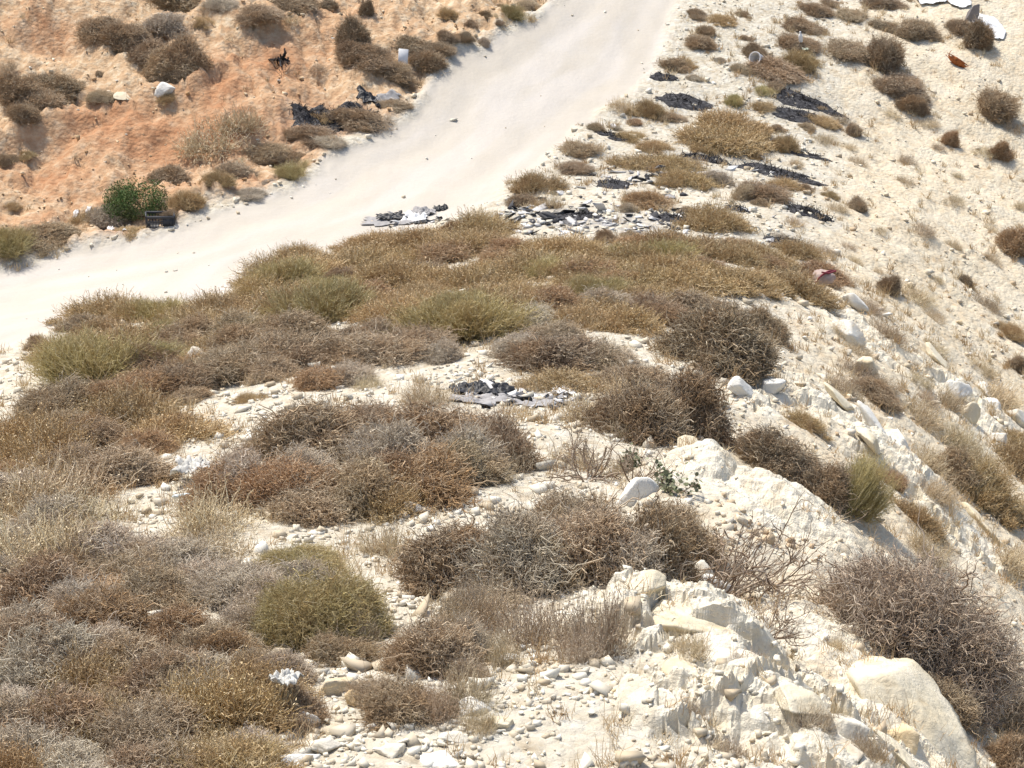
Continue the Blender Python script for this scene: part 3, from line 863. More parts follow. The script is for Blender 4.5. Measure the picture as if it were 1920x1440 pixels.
# ================================================================== stone
def ico(sub):
    import bmesh
    bm = bmesh.new(); bmesh.ops.create_icosphere(bm, subdivisions=sub, radius=1)
    V = np.array([v.co[:] for v in bm.verts]); Fc = np.array([[v.index for v in f.verts] for f in bm.faces]); bm.free()
    return V, Fc
ICO = {k: ico(k) for k in (1, 2, 4, 5)}
def rock_verts(seed, sub=4, facets=12, sharp=40, rough=.03, dims=(1, 1, 1), layers=0.0):
    """broken limestone: a block of random fracture faces with chipped edges, pitted and cracked"""
    rng = np.random.default_rng(seed); V, Fc = ICO[sub]
    N = np.vstack([unit(rng.normal(size=(facets, 3))), unit(rng.normal(size=(7, 3)))]); D = np.r_[rng.uniform(.45, .85, facets), rng.uniform(.85, 1.05, 7)]
    dots = np.maximum(V @ N.T, 1e-3) / D
    r = 1.0 / (np.sum(dots ** sharp, 1) ** (1 / sharp))
    P = V * np.minimum(r, 1.2)[:, None]
    q = P + rng.uniform(0, 50, 3); q0, q1, q2 = q.T
    n = .9 * vnoise(q0 * 2.1 + q2 * 1.3, q1 * 2.1 - q2, seed) + .8 * vnoise(q0 * 5 + q2 * 4, q1 * 5 - 3 * q2, seed + 1) + .7 * vnoise(q0 * 12 + q2 * 9, q1 * 12 - 8 * q2, seed + 2) + .5 * vnoise(q0 * 25 + q2 * 17, q1 * 25 - 16 * q2, seed + 3)
    c1 = vnoise(q0 * 1.6 + q2, q1 * 1.6 - 1.4 * q2, seed + 7); ck = np.exp(-(c1 / .035) ** 2)
    P = P * (1 + rough * n - .045 * ck)[:, None]
    if layers:
        t = P[:, 2] * layers + P[:, 0] * .5 + .35 * vnoise(P[:, 0] * 1.5, P[:, 1] * 1.5, seed + 4)
        st = t - np.floor(t); P[:, :2] *= (1 - .05 * sstep(.3, .0, np.abs(st - .5)) * sstep(-.2, .3, c1) + .06 * _hash(np.floor(t), np.floor(t) * 0, seed))[:, None]
    return P * np.array(dims), Fc
def stone_material(name, c0, c1, c2, stain=(.46, .33, .17)):
    t = NT(name); P = t.obj(); W = t.pos()
    n = t.noise(3.2, 6, .62, W); n2 = t.noise(24, 5, .7, W)
    c = t.ramp(n, [(.3, c0), (.5, c1), (.7, c2)])
    c = t.mix(t.ramp(t.noise(1.7, 5, .7, W), [(.52, 0), (.68, .75)]), c, stain)
    c = t.mix(t.ramp(n2, [(.58, 0), (.75, .45)]), c, (.40, .32, .22))
    t.base(c, .92, .1)
    vo = t.new('ShaderNodeTexVoronoi', _feature='DISTANCE_TO_EDGE'); vo.inputs['Scale'].default_value = 7; t.put(vo.inputs['Vector'], t.mix(.25, W, t.noise(5, 3, .6, W, 'Color')))
    ck = t.ramp(vo.outputs['Distance'], [(0, 0), (.05, 1)])
    t.bump(t.math('ADD', t.math('ADD', t.math('MULTIPLY', n2, .7), n), t.math('MULTIPLY', ck, .06)), .55, .03)
    return t.m
MS = [stone_material("chalky_limestone", (.52, .465, .36), (.61, .565, .47), (.66, .625, .55)),
      stone_material("cream_limestone", (.52, .44, .30), (.61, .545, .41), (.67, .61, .49)),
      stone_material("buff_limestone", (.48, .35, .20), (.60, .47, .29), (.68, .57, .39)),
      stone_material("white_limestone", (.60, .57, .50), (.66, .635, .57), (.71, .685, .63), (.60, .52, .40))]
def rock(u, v, w, h, mat, label, seed, rot=0.0, deep=.8, layers=0.0, sink=.38, facets=12, name="boulder", cat="boulder", tilt=0.0, sub=4, group=None, sharp=70, rough=.03):
    """a stone whose outline in the photograph is about w x h with its foot at (u, v)"""
    p0 = at0(u, v - .15 * h); nr = slope_quat(p0[0], p0[1], .8)
    a = .5 * w * deep * .34
    p = at(u, v - min(a, .45 * h)); s = scale_at(p)
    W = w / s; H = max(h - a, .25 * h) / s
    V, Fc = rock_verts(seed, sub, facets, sharp, rough, (W * .5, W * .5 * deep, H * .62), layers)
    V = V - [0, 0, 0]; ang = rot
    c, s_ = math.cos(tilt), math.sin(tilt)
    V = np.c_[V[:, 0] * c + V[:, 2] * s_, V[:, 1], -V[:, 0] * s_ + V[:, 2] * c]       # leans to one side
    V[:, 2] += H * (.62 - sink) * .7
    V[:, 2] = np.maximum(V[:, 2], -.25 * H)
    if u > 1180 and v > 1000: p[2] -= (.85 if w > 200 and u < 1400 else .42 if w > 85 else .15) * H
    me = mesh_np(name, V, Fc, [mat], smooth=(sub >= 4))
    o = link(name, me, loc=p); o.rotation_mode = 'QUATERNION'; o.rotation_quaternion = nr @ mathutils.Quaternion((0, 0, 1), ang)
    return tag(o, label, cat, group)

BOULDERS = """
1300 1170 230 105 1 .9 4 0|large pale boulder split by cracks at the head of the lower outcrop
1350 1200 190 100 0 .9 0 .35|bright white sloping block below the bare thorn twigs
1215 1185 90 60 1 .9 3 0|rounded cream block at the left end of the lower outcrop
1685 1375 330 205 1 .9 0 .36|big smooth cream slab leaning to the right in front of the grey bush
1570 1350 140 100 0 .8 0 .1|pale block with a pointed top leaning on the big smooth slab
1690 1370 90 60 2 .7 3 .1|buff weathered block under the front of the big smooth slab
1192 948 80 64 3 .7 0 .1|white wedge-shaped boulder beside the round-leaved plant
1303 1085 60 62 0 .8 0 .3|narrow pale leaning stone left of the bare thorn twigs
1340 1130 80 70 3 .8 0 .3|white rough stone below the narrow leaning stone
1445 742 50 56 3 .7 0 0|pointed white stone at the foot of the biggest dark shrub
1385 752 60 40 3 .8 0 .2|white stone left of the pointed stone on the crest
1340 765 50 26 1 .9 0 .1|low pale stone under the crest bush
1250 835 80 40 3 .8 0 .2|bluish white flat stone below the rust-brown crest bush
1300 872 70 46 1 .9 0 .3|cream stone at the end of the bluish white flat stone
1130 805 90 44 1 .9 0 .2|pale stone behind the upright bare twigs
312 190 44 28 3 .9 0 0|white boulder jutting out of the orange bank
231 187 30 13 1 1.1 0 .2|flat pale stone on the bank left of the white boulder
800 964 40 20 3 .9 0 0|small rounded white stone, right of two in front of the central mass
770 968 42 30 3 .9 0 .2|small pale stone, left of two in front of the central mass
950 1248 44 34 3 .8 0 0|square white stone under the upright dried weeds
905 1240 60 60 1 .8 0 0|cream rubble stone left of the square white stone
890 1345 70 46 3 .8 0 .1|white stone right of the nearest shrub in the rubble
945 1370 50 34 1 .9 0 0|cream stone in front of the white rubble stone
640 1310 80 70 1 .8 0 0|pale stone with a rounded top by the torn paper
665 1325 40 40 2 .8 0 0|small buff stone beside the rounded pale stone
570 1365 60 60 3 .8 0 .2|white stone at the foot of the shrub with torn paper
610 1415 60 38 0 .9 0 .1|rounded grey-white stone near the bottom edge
560 1445 90 40 3 .9 0 .1|white flat stone cut by the bottom edge, left
470 1440 50 30 3 .9 0 0|small white stone cut by the bottom edge, far left
740 1420 70 40 0 .9 0 .1|pale flat stone at the bottom edge below the rubble shrubs
830 1440 80 44 3 .9 0 .1|white stone on the bottom edge in the middle
850 1395 60 30 0 .9 0 0|small pale stone among rubble near the bottom middle
365 690 50 44 0 .9 0 0|rounded pale stone between the olive bush and the grey mass
110 658 40 24 3 .9 0 0|white stone at the road edge, far left
420 985 60 36 0 .9 0 0|grey-white stone half hidden behind the grey foreground shrubs
1600 582 54 34 3 .8 0 .3|white stone on the crest right of the golden bush
1590 640 70 44 3 .8 0 .3|white broken stone below the white crest stone
1535 566 40 18 1 .9 0 .1|small cream stone left of the white crest stone
1430 562 30 16 3 .9 0 .1|white stone on top of the biggest dark shrub's edge
1620 700 60 40 1 .9 0 .2|cream stone in the middle of the slope
1640 830 110 50 3 .8 0 .45|long bright slab on the right slope, upper end
1690 860 110 44 3 .8 0 .45|long bright slab on the right slope, lower end
1630 880 90 36 1 .9 0 .4|cream slab under the bright long slabs
1812 782 42 50 1 .5 0 .2|upright slab with a dark gap at its left on the right slope
1790 745 50 50 3 .8 0 .2|white hollow stone above the upright slab on the slope
1850 750 70 26 3 .9 0 .3|pair of flat white stones in one, right of the hollow stone
1865 768 40 22 3 .9 0 .1|small white stone beside the flat white stone
1870 830 60 50 3 .8 0 .4|white pointed stone near the right edge of the slope
1905 800 60 50 0 .9 0 .1|rough pale stone cut by the right edge of the slope
1760 690 80 30 1 .9 0 .4|narrow cream ledge stone above the hollow stone
1580 770 90 30 1 1 0 .3|flat cream ledge below the pointed crest stone
1640 950 90 40 1 1 0 .4|cream ledge at the foot of the broom on the crest
1840 1005 110 46 1 1 0 .4|pale ledge near the right edge above the grey bush
1740 985 110 40 1 1 0 .4|pale ledge above the large grey bush
1420 1300 120 60 0 1 0 .15|pale cracked block standing in the middle of the bedrock outcrop
1490 1395 130 60 1 1 0 .1|cream broken block near the bottom of the bedrock outcrop
1290 1290 110 60 1 1 3 .05|cream bedded block left in the bedrock outcrop
1570 1450 150 60 0 1 0 .1|whitish block cut by the bottom edge under the pointed block
1690 1440 130 46 1 1 0 .3|cream block on the bottom edge under the buff block
1870 1330 50 40 0 .9 0 .2|pale stone at the right below the grey bush
"""
for i, row in enumerate(BOULDERS.strip().split("\n")):
    a, lab = row.split("|"); f = [float(k) for k in a.split()]
    big = f[2] > 120
    rock(f[0], f[1], f[2], f[3], MS[int(f[4])], lab, 40 + i, rot=random.Random(i).uniform(-.4, .4), deep=f[5], layers=f[6], tilt=f[7], sub=5 if big else 4,
         cat="boulder" if f[2] > 60 else "stone", name="boulder" if f[2] > 60 else "stone", rough=.035 if not big else .026, facets=13 if big else 9)

# loose stones big enough to pick out one by one
def chip(seed, n=10):
    import bmesh
    rng = np.random.default_rng(seed); bm = bmesh.new()
    for p in unit(rng.normal(size=(n, 3))) * rng.uniform(.7, 1.1, (n, 1)) * [1, rng.uniform(.55, .95), rng.uniform(.35, .75)]: bm.verts.new(p)
    r = bmesh.ops.convex_hull(bm, input=bm.verts); bmesh.ops.delete(bm, geom=[v for v in bm.verts if not v.link_faces], context='VERTS')
    bmesh.ops.bevel(bm, geom=bm.edges[:], offset=.03, segments=1, affect='EDGES'); bmesh.ops.triangulate(bm, faces=bm.faces[:])
    bm.verts.index_update(); V = np.array([v.co[:] for v in bm.verts]); Fc = np.array([[v.index for v in f.verts] for f in bm.faces]); bm.free(); return V, Fc
ROCKP = [chip(700 + i) for i in range(12)]
ROCKM = [[mesh_np("loose_stone", V, Fc, [m]) for (V, Fc) in ROCKP] for m in (MS[0], MS[1], MS[3], MS[2])]
ZONES = [  # u0 v0 u1 v1 count size(px) label
 (480, 1280, 760, 1440, 36, (16, 40), "loose white limestone lump in the rubble below the torn paper"),
 (760, 1180, 1180, 1440, 50, (14, 38), "loose pale stone in the rubble around the nearest shrubs"),
 (1180, 1230, 1640, 1440, 22, (14, 36), "loose cream stone lying on the outcrop near the bottom"),
 (640, 1040, 800, 1180, 26, (12, 30), "loose pale stone beside the large olive foreground bush"),
 (400, 720, 860, 830, 40, (10, 22), "loose chalky stone on the bare gravel strip"),
 (1240, 740, 1560, 880, 20, (12, 34), "loose stone on the crest below the biggest dark shrub"),
 (20, 20, 640, 420, 16, (8, 20), "loose pale stone lying on the orange bank"),
 (1500, 540, 1920, 1000, 54, (10, 34), "loose buff stone on the dry right slope"),
]
zrng = np.random.default_rng(5)
for (u0, v0, u1, v1, n, (lo, hi), lab) in ZONES:
    for k in range(n):
        u = zrng.uniform(u0, u1); v = zrng.uniform(v0, v1); p = at(u, v); s = scale_at(p)
        W = lo * (hi / lo) ** (zrng.random() ** 1.6) / s
        mi = int(zrng.choice(4, p=(.35, .3, .3, .05) if u < 1240 else (.2, .4, .2, .2)))
        o = link("loose_stone", ROCKM[mi][int(zrng.integers(12))], loc=(p[0], p[1], p[2] + .12 * W))
        o.scale = (W * .5, W * .5 * zrng.uniform(.75, 1.1), W * .5 * zrng.uniform(.7, 1.15)); o.rotation_euler = (zrng.normal() * .25, zrng.normal() * .25, zrng.uniform(0, 6.28))
        tag(o, lab, "stone", lab.replace("loose", "loose scattered", 1))

# ------------------------------------------------------------------ gravel (uncountable): one mesh
def frustum_points(n, rng, v0=-60, v1=1500, u0=-120, u1=2040):
    """random points over the ground seen by the photograph and a margin around it"""
    y = np.exp(rng.uniform(math.log(8.3), math.log(44), n)); x = rng.uniform(-1, 1, n) * (.29 * y + .9)
    return x, y
def gravel():
    rng = np.random.default_rng(11); n = 240000
    x, y = frustum_points(n, rng); m = masks(x, y); road, bank, slope, orange, ash, rocky, dr = m
    cl = fbm(x * 1.4, y * 1.4, 111, 4)
    spur = np.clip(1 - road - bank - slope, 0, 1)
    pr = spur * np.clip(.46 + .75 * cl, .06, 1) + slope * np.clip(.12 + .7 * cl, .02, 1) + bank * np.clip(.35 + .8 * cl, .04, 1) * (1 - .75 * np.clip(orange, 0, 1)) + road * .012
    pr = pr * np.clip(.45 + 4.5 / y, 0, 1)
    keep = rng.random(n) < pr * .40 * (1 - .75 * rocky)
    x, y = x[keep], y[keep]; n = len(x); bank = bank[keep]; slope = slope[keep]
    z = base_z(x, y) + relief(x, y)
    sz = .0085 * np.exp(np.abs(rng.normal(0, .75, n))) * (y / 14) ** .3; sz = np.minimum(sz, .06)
    V0 = np.array([[-1, -1, -1], [1, -1, -1], [1, 1, -1], [-1, 1, -1], [-1, -1, 1], [1, -1, 1], [1, 1, 1], [-1, 1, 1]], float) * .72
    F0 = np.array([[0, 3, 2], [0, 2, 1], [4, 5, 6], [4, 6, 7], [0, 1, 5], [0, 5, 4], [1, 2, 6], [1, 6, 5], [2, 3, 7], [2, 7, 6], [3, 0, 4], [3, 4, 7]]); nv = 8
    J = 1 + .30 * rng.normal(size=(64, nv)); Rr = rng.integers(0, 64, n)
    a = rng.uniform(0, 6.28, n); ca, sa = np.cos(a), np.sin(a)
    B = V0[None] * J[Rr][:, :, None] * np.stack([rng.uniform(.8, 1.35, n), rng.uniform(.7, 1.1, n), rng.uniform(.5, .85, n)], -1)[:, None, :] * sz[:, None, None]
    tx = rng.normal(0, .45, n)[:, None]; B = np.stack([B[..., 0], B[..., 1] * np.cos(tx) - B[..., 2] * np.sin(tx), B[..., 1] * np.sin(tx) + B[..., 2] * np.cos(tx)], -1)
    X = B[..., 0] * ca[:, None] - B[..., 1] * sa[:, None] + x[:, None]; Y = B[..., 0] * sa[:, None] + B[..., 1] * ca[:, None] + y[:, None]; Z = B[..., 2] + (z + sz * .25)[:, None]
    V = np.stack([X, Y, Z], -1).reshape(-1, 3); Fq = (F0[None] + (np.arange(n) * nv)[:, None, None]).reshape(-1, 3)
    t = NT("gravel_stone"); c = t.ramp(t.attr("tint"), [(0, (.44, .36, .25)), (.35, (.55, .49, .385)), (.7, (.62, .575, .475)), (1, (.68, .65, .57))])
    c = t.mix(t.attr("warm"), c, t.ramp(t.attr("tint"), [(0, (.40, .25, .13)), (.5, (.54, .42, .27)), (1, (.64, .56, .43))]))
    t.base(c, .93, .1)
    me = mesh_np("gravel", V, Fq, [t.m], {"tint": np.repeat(rng.random(n), nv), "warm": np.repeat(np.clip(bank + .55 * slope, 0, 1), nv)})
    tag(link("gravel", me), "pale limestone gravel strewn over the bare ground", "gravel", kind="stuff")
    return n
gravel()

# ------------------------------------------------------------------ short dry grass and dead stalks (uncountable)
STRAW = [(1680, 620, 130, 50, 1), (1780, 640, 120, 60, 1), (1850, 560, 90, 50, .8), (1600, 720, 90, 30, .8), (1880, 880, 80, 60, 1), (1840, 760, 70, 40, .8), (1700, 640, 160, 90, 1), (1850, 700, 130, 100, 1), (1800, 860, 130, 90, 1), (1880, 930, 100, 90, 1), (1640, 560, 120, 60, .8), (1580, 690, 90, 60, .7), (1700, 420, 160, 70, .45), (1860, 380, 110, 80, .5), (1650, 330, 120, 50, .5), (1740, 250, 80, 30, .4), (1870, 1060, 100, 80, .9), (1650, 770, 90, 40, .8),
         (1050, 560, 330, 90, .9), (700, 560, 230, 60, .8), (330, 640, 220, 60, .8), (150, 760, 200, 70, .8), (200, 960, 260, 90, .8), (960, 790, 120, 40, .8), (1060, 720, 120, 30, .7), (700, 1050, 90, 60, .7), (1000, 1260, 160, 70, .5), (1280, 1390, 140, 40, .4), (1100, 1410, 100, 40, .4), (420, 1430, 160, 40, .8), (1400, 440, 130, 40, .8), (1380, 250, 120, 50, .8), (1260, 340, 160, 50, .6), (430, 290, 90, 50, .6), (120, 380, 110, 50, .25), (620, 300, 60, 30, .4), (180, 420, 60, 24, .5), (1350, 1400, 60, 30, .5), (1640, 880, 60, 40, .6), (1760, 1420, 140, 50, .6), (1160, 860, 120, 50, .4), (1000, 640, 250, 60, .5)]
def straw():
    rng = np.random.default_rng(13); n = 60000
    x, y = frustum_points(n, rng); m = masks(x, y); road, bank, slope, orange, ash, rocky, dr = m
    dens = blobs(x, y, STRAW); cl = fbm(x * 2.2, y * 2.2, 121, 4)
    keep = rng.random(n) < np.clip(dens * (.5 + 1.1 * cl) + .035 * (1 - road) + .03 * slope, 0, 1) * (1 - road) * .30
    x, y = x[keep], y[keep]
    sk = [(cx + (rx * r_) * math.cos(a_), cy + (ry * r_) * math.sin(a_)) for (cx, cy, rx, ry) in SKIRT for (a_, r_) in zip(rng.uniform(0, 6.28, max(3, int(22 * rx))), rng.normal(1.02, .2, max(3, int(22 * rx))))]
    sk = np.array(sk); x = np.r_[x, sk[:, 0]]; y = np.r_[y, sk[:, 1]]
    n = len(x); z = base_z(x, y) + relief(x, y)
    nb = 15; hgt = rng.uniform(.05, .20, n) * (.7 + .6 * rng.random(n)); 
    bi = np.repeat(np.arange(n), nb); N = len(bi)
    a = rng.uniform(0, 6.28, N); lean = np.abs(rng.normal(0, .55, N)); hb = hgt[bi] * rng.uniform(.4, 1.1, N)
    d = np.c_[np.sin(lean) * np.cos(a), np.sin(lean) * np.sin(a), np.cos(lean)]
    st = np.c_[x[bi], y[bi], z[bi] - .01] + np.c_[rng.normal(size=(N, 2)) * .03, np.zeros(N)]
    P = zigzag(st, d, hb / 3, 4, .22, rng)
    wd = .0021 * (y[bi] / 14) ** .6
    V, q = tubes(P, wd[:, None] * np.array([[1.2, 1.1, .9, .4]]))
    tn = np.clip(.6 * rng.random(n)[bi] + .4 * rng.random(N), 0, 1)
    me = mesh_np("dry_grass", V, q, [twig_material("dry_grass_blades", [(.46, .31, .16), (.62, .48, .29), (.72, .61, .42)], (.50, .32, .16))], {"tint": np.repeat(tn, 12)}, smooth=True)
    tag(link("dry_grass", me), "sparse straw-coloured dry grass between shrubs and stones", "grass", kind="stuff")
straw()
# ================================================================== filler plants that look alike, zone by zone
FILL = [  # u0 v0 u1 v1 n w h kinds label group
 (520, 470, 1330, 600, 46, (80, 130), (36, 60), "ddddrdo", "low golden-brown dried plant in the dense band below the road", "dried plants of the golden band"),
 (1180, 480, 1540, 560, 12, (70, 110), (34, 50), "ddr", "low golden dried plant near the crest behind the big dark shrub", "dried plants by the crest"),
 (120, 600, 520, 700, 20, (80, 130), (40, 60), "ddodb", "low dried plant along the lower road edge on the left", "dried plants on the lower road edge"),
 (340, 640, 800, 725, 12, (90, 140), (60, 80), "mmbg", "low spiny plant within the long mass above the gravel strip", "spiny plants of the long mass"),
 (0, 745, 380, 930, 18, (100, 150), (60, 100), "mbdbr", "low dried plant inside the mass at the left edge", "dried plants of the left mass"),
 (0, 960, 420, 1130, 16, (120, 180), (80, 110), "pgpg", "pale dried plant in the straw-coloured layer at the left edge", "pale dried plants at the left edge"),
 (450, 800, 930, 960, 15, (100, 160), (70, 120), "gmbrmg", "twiggy plant inside the central mass", "twiggy plants of the central mass"),
 (0, 1090, 480, 1300, 17, (130, 210), (90, 150), "mgbgrm", "twiggy plant among the lower left thicket", "twiggy plants of the lower left thicket"),
 (0, 1300, 470, 1520, 16, (140, 210), (90, 150), "mgbgdm", "twiggy plant of the thicket in the bottom left corner", "twiggy plants of the bottom left thicket"),
 (480, 1080, 640, 1350, 8, (110, 160), (80, 110), "mgb", "twiggy plant around the foot of the large olive foreground bush", "twiggy plants round the olive bush"),
 (800, 1040, 1260, 1120, 12, (130, 180), (90, 130), "mgbk", "twiggy plant within the bush under the dead branch", "twiggy plants under the dead branch"),
 (930, 620, 1250, 720, 10, (90, 140), (50, 70), "kgmd", "low twiggy plant around the broad dark shrub behind the black rag", "twiggy plants behind the black rag"),
 (840, 1150, 1180, 1260, 16, (60, 110), (70, 110), "ssp", "thin upright dried weed in front of the dead branch bush", "thin weeds in front of the dead branch bush"),
 (660, 1140, 900, 1400, 14, (60, 100), (60, 90), "spsm", "thin dried weed among the lower centre rubble", "thin weeds in the rubble"),
 (900, 750, 1180, 900, 14, (60, 110), (40, 70), "psp", "pale dried weed near the upright bare twigs", "pale weeds near the bare twigs"),
 (1560, 560, 1920, 760, 16, (50, 90), (24, 40), "ppsdp", "pale dried weed on the upper part of the dry right slope", "pale weeds on the right slope"),
 (1700, 760, 1920, 1080, 14, (60, 100), (34, 56), "ppdpd", "golden dried weed on the lower part of the dry right slope", "golden weeds on the right slope"),
 (1560, 220, 1920, 540, 26, (26, 50), (14, 26), "pps", "small pale weed scattered over the upper right slope", "small weeds on the upper right slope"),
 (1180, 200, 1560, 480, 30, (26, 60), (14, 28), "pdsmd", "small dried weed between the burnt patches", "small weeds between the burnt patches"),
 (0, 20, 620, 440, 12, (20, 44), (12, 24), "psd", "small dried weed scattered on the orange bank", "small weeds on the orange bank"),
 (1240, 1260, 1640, 1440, 10, (40, 80), (30, 60), "ps", "thin weed growing in cracks of the lower outcrop", "weeds in the outcrop cracks"),
]
BARE = [[(395, 740), (640, 738), (780, 695), (860, 640), (930, 655), (850, 720), (880, 770), (700, 772), (560, 805), (450, 815), (400, 775)], [(-20, 660), (110, 660), (105, 740), (60, 790), (-20, 800)],
 [(470, 962), (720, 966), (1000, 900), (1045, 930), (830, 990), (700, 1015), (480, 1000)], [(700, 1000), (830, 985), (760, 1110), (840, 1150), (830, 1200), (735, 1225), (700, 1120)],
 [(180, 930), (345, 925), (345, 990), (180, 985)], [(320, 845), (410, 840), (410, 890), (330, 895)], [(640, 1290), (700, 1270), (700, 1440), (480, 1440), (560, 1390)], [(1230, 600), (1300, 610), (1280, 650), (1200, 650)],
 [(930, 1120), (1190, 1130), (1180, 1160), (930, 1170)], [(830, 690), (1100, 705), (1090, 800), (830, 790)]]
BAREN = [np.array(b, float) for b in BARE]
def is_bare(u, v, h): return any(sdist(b, np.full(4, u), v - np.array([0, .35, .7, 1.05]) * h).max() > -6 for b in BAREN)
frng = np.random.default_rng(77)
def w_bare(u0, u, v, hs): return hs[0] > 25 and is_bare(u, v, hs[0])
for (u0, v0, u1, v1, n, ws, hs, kinds, lab, grp) in FILL:
    pts = []
    for k in range(n):
        best = None
        for t in range(12):
            c = (frng.uniform(u0, u1), frng.uniform(v0, v1))
            dd = min([math.hypot(c[0] - a, (c[1] - b) * 2) for a, b in pts] + [1e9])
            if best is None or dd > best[0]: best = (dd, c)
        pts.append(best[1])
    for (u, v) in pts:
        g0 = at0(u, v)
        if sdist(ROADP, g0[0], g0[1])[0] > -.15: continue
        t = frng.random()
        if w_bare(u0, u, v, hs): continue
        kd = kinds[int(frng.integers(len(kinds)))]
        o = shrub(u, v, ws[0] + t * (ws[1] - ws[0]), hs[0] + t * (hs[1] - hs[0]), kd, "=" + lab)
        o["group"] = grp

# ================================================================== bare thorns, round-leaved plants, dead branch
def ray_at(u, v, D): return CAM + D * (FW + (u - 960) / F * RT + (v - 720) / F * DN)
def depth_of(p): return float((np.asarray(p) - CAM) @ FW)
def bare(u, v, w, h, seed, label, stems=9, depth=3, low=.25, squash=1.0, name="bare_thorn_bush", leafy=0, lean=(0, 0)):
    p = at(u, v); s = scale_at(p)
    V, q, t, P = bare_proto(seed, stems, .3, .0078, depth, low)
    ext = np.abs(V[:, :2]).max(); k = w / s / (2 * ext); kz = h / s / max(V[:, 2].max(), .1)
    S = np.array([k, k * .9, kz]); V = V * S; V[:, 0] += lean[0] * V[:, 2]; V[:, 1] += lean[1] * V[:, 2]
    e = link(name, None, loc=p); e.rotation_mode = 'QUATERNION'; e.rotation_quaternion = slope_quat(p[0], p[1], .6)
    link("branches", mesh_np("branches", V, q, [MT['w']], {"tint": t}, smooth=True), e)
    if leafy:
        rng = np.random.default_rng(seed); j = rng.integers(0, len(P), leafy); kk = rng.integers(1, P.shape[1], leafy)
        C = P[j, kk] * S + rng.normal(size=(leafy, 3)) * .012
        C[:, 0] += lean[0] * C[:, 2]
        a = unit(rng.normal(size=(leafy, 3)) + [0, -.4, .9]); b = unit(np.cross(a, rng.normal(size=(leafy, 3)))); c = np.cross(a, b)
        r = rng.uniform(.010, .021, leafy)[:, None]; an = np.arange(8) * math.pi / 4
        Vl = np.stack([C + r * (math.cos(x) * b + math.sin(x) * c * .9) for x in an], 1).reshape(-1, 3)
        Fl = np.arange(leafy * 8).reshape(leafy, 8)
        link("leaves", mesh_np("leaves", Vl, Fl, [MT['c']], {"tint": np.repeat(rng.random(leafy), 8)}), e)
    return tag(e, label, "bush" if not leafy else "plant", None)
bare(1350, 1125, 330, 240, 31, "tangle of bare dark thorn twigs spreading over the smooth bedrock slab", 15, 3, .45, lean=(.35, 0))
bare(1440, 1182, 190, 100, 32, "small bare thorn with twigs reaching towards the large grey bush", 7, 3, .2, lean=(.3, 0))
bare(1095, 900, 210, 130, 33, "upright bare twigs standing behind the bush with the dead branch", 8, 3, .55)
bare(1195, 905, 170, 120, 34, "bare greyish twigs left of the cream blocks below the crest bush", 6, 3, .6)
bare(1258, 968, 120, 70, 35, "plant with round green leaves right of the white wedge-shaped boulder", 9, 2, .3, name="round_leaf_plant", leafy=230)
bare(1172, 888, 80, 50, 36, "plant with round dark leaves above the white wedge-shaped boulder", 7, 2, .4, name="round_leaf_plant", leafy=130)
bare(1330, 850, 70, 60, 37, "few bent grey twigs at the foot of the rust-brown crest bush", 4, 2, .5)
bare(1575, 985, 90, 40, 38, "bare grey stems hanging out under the diagonal crest shrubs", 5, 2, .1)
bare(530, 140, 60, 40, 39, "bare dark roots sticking out of the reddish gully on the bank", 6, 2, .1)

def polytube(pts, r0, r1, sides=6):
    P = np.array(pts, float)
    t = np.linspace(0, len(P) - 1, len(P) * 6); i = np.minimum(t.astype(int), len(P) - 2); f = (t - i)[:, None]
    Q = P[i] * (1 - f) + P[i + 1] * f
    for _ in range(3): Q[1:-1] = (Q[:-2] + 2 * Q[1:-1] + Q[2:]) / 4
    return tubes(Q[None], np.linspace(r0, r1, len(Q))[None], sides)
def join(parts):
    V, Q, n = [], [], 0
    for v, q in parts: V.append(v); Q.append(q + n); n += len(v)
    return np.vstack(V), np.vstack(Q)
Dv = depth_of(at0(1000, 1035))
br = [polytube([ray_at(u, v, Dv + d) for u, v, d in L], a, b) for L, a, b in (
    ([(936, 958, -.1), (960, 970, 0), (1000, 974, .05), (1045, 968, .1)], .011, .006), ([(1000, 974, .05), (1060, 976, .1), (1132, 984, .1), (1190, 1000, .15)], .006, .003),
    ([(945, 964, -.05), (925, 990, -.1), (912, 1010, -.15)], .008, .005), ([(985, 1010, -.1), (940, 1040, -.15), (912, 1076, -.2)], .007, .004))]
V, q = join(br)
bw = NT("bleached_wood"); bw.base(bw.ramp(bw.noise(20, 4, .6, bw.pos()), [(.3, (.42, .36, .29)), (.7, (.62, .56, .48))]), .85); 
tag(link("dead_branch", mesh_np("dead_branch", V, q, [bw.m], smooth=True)), "pale bleached dead branch lying across a dark spiny bush", "branch")

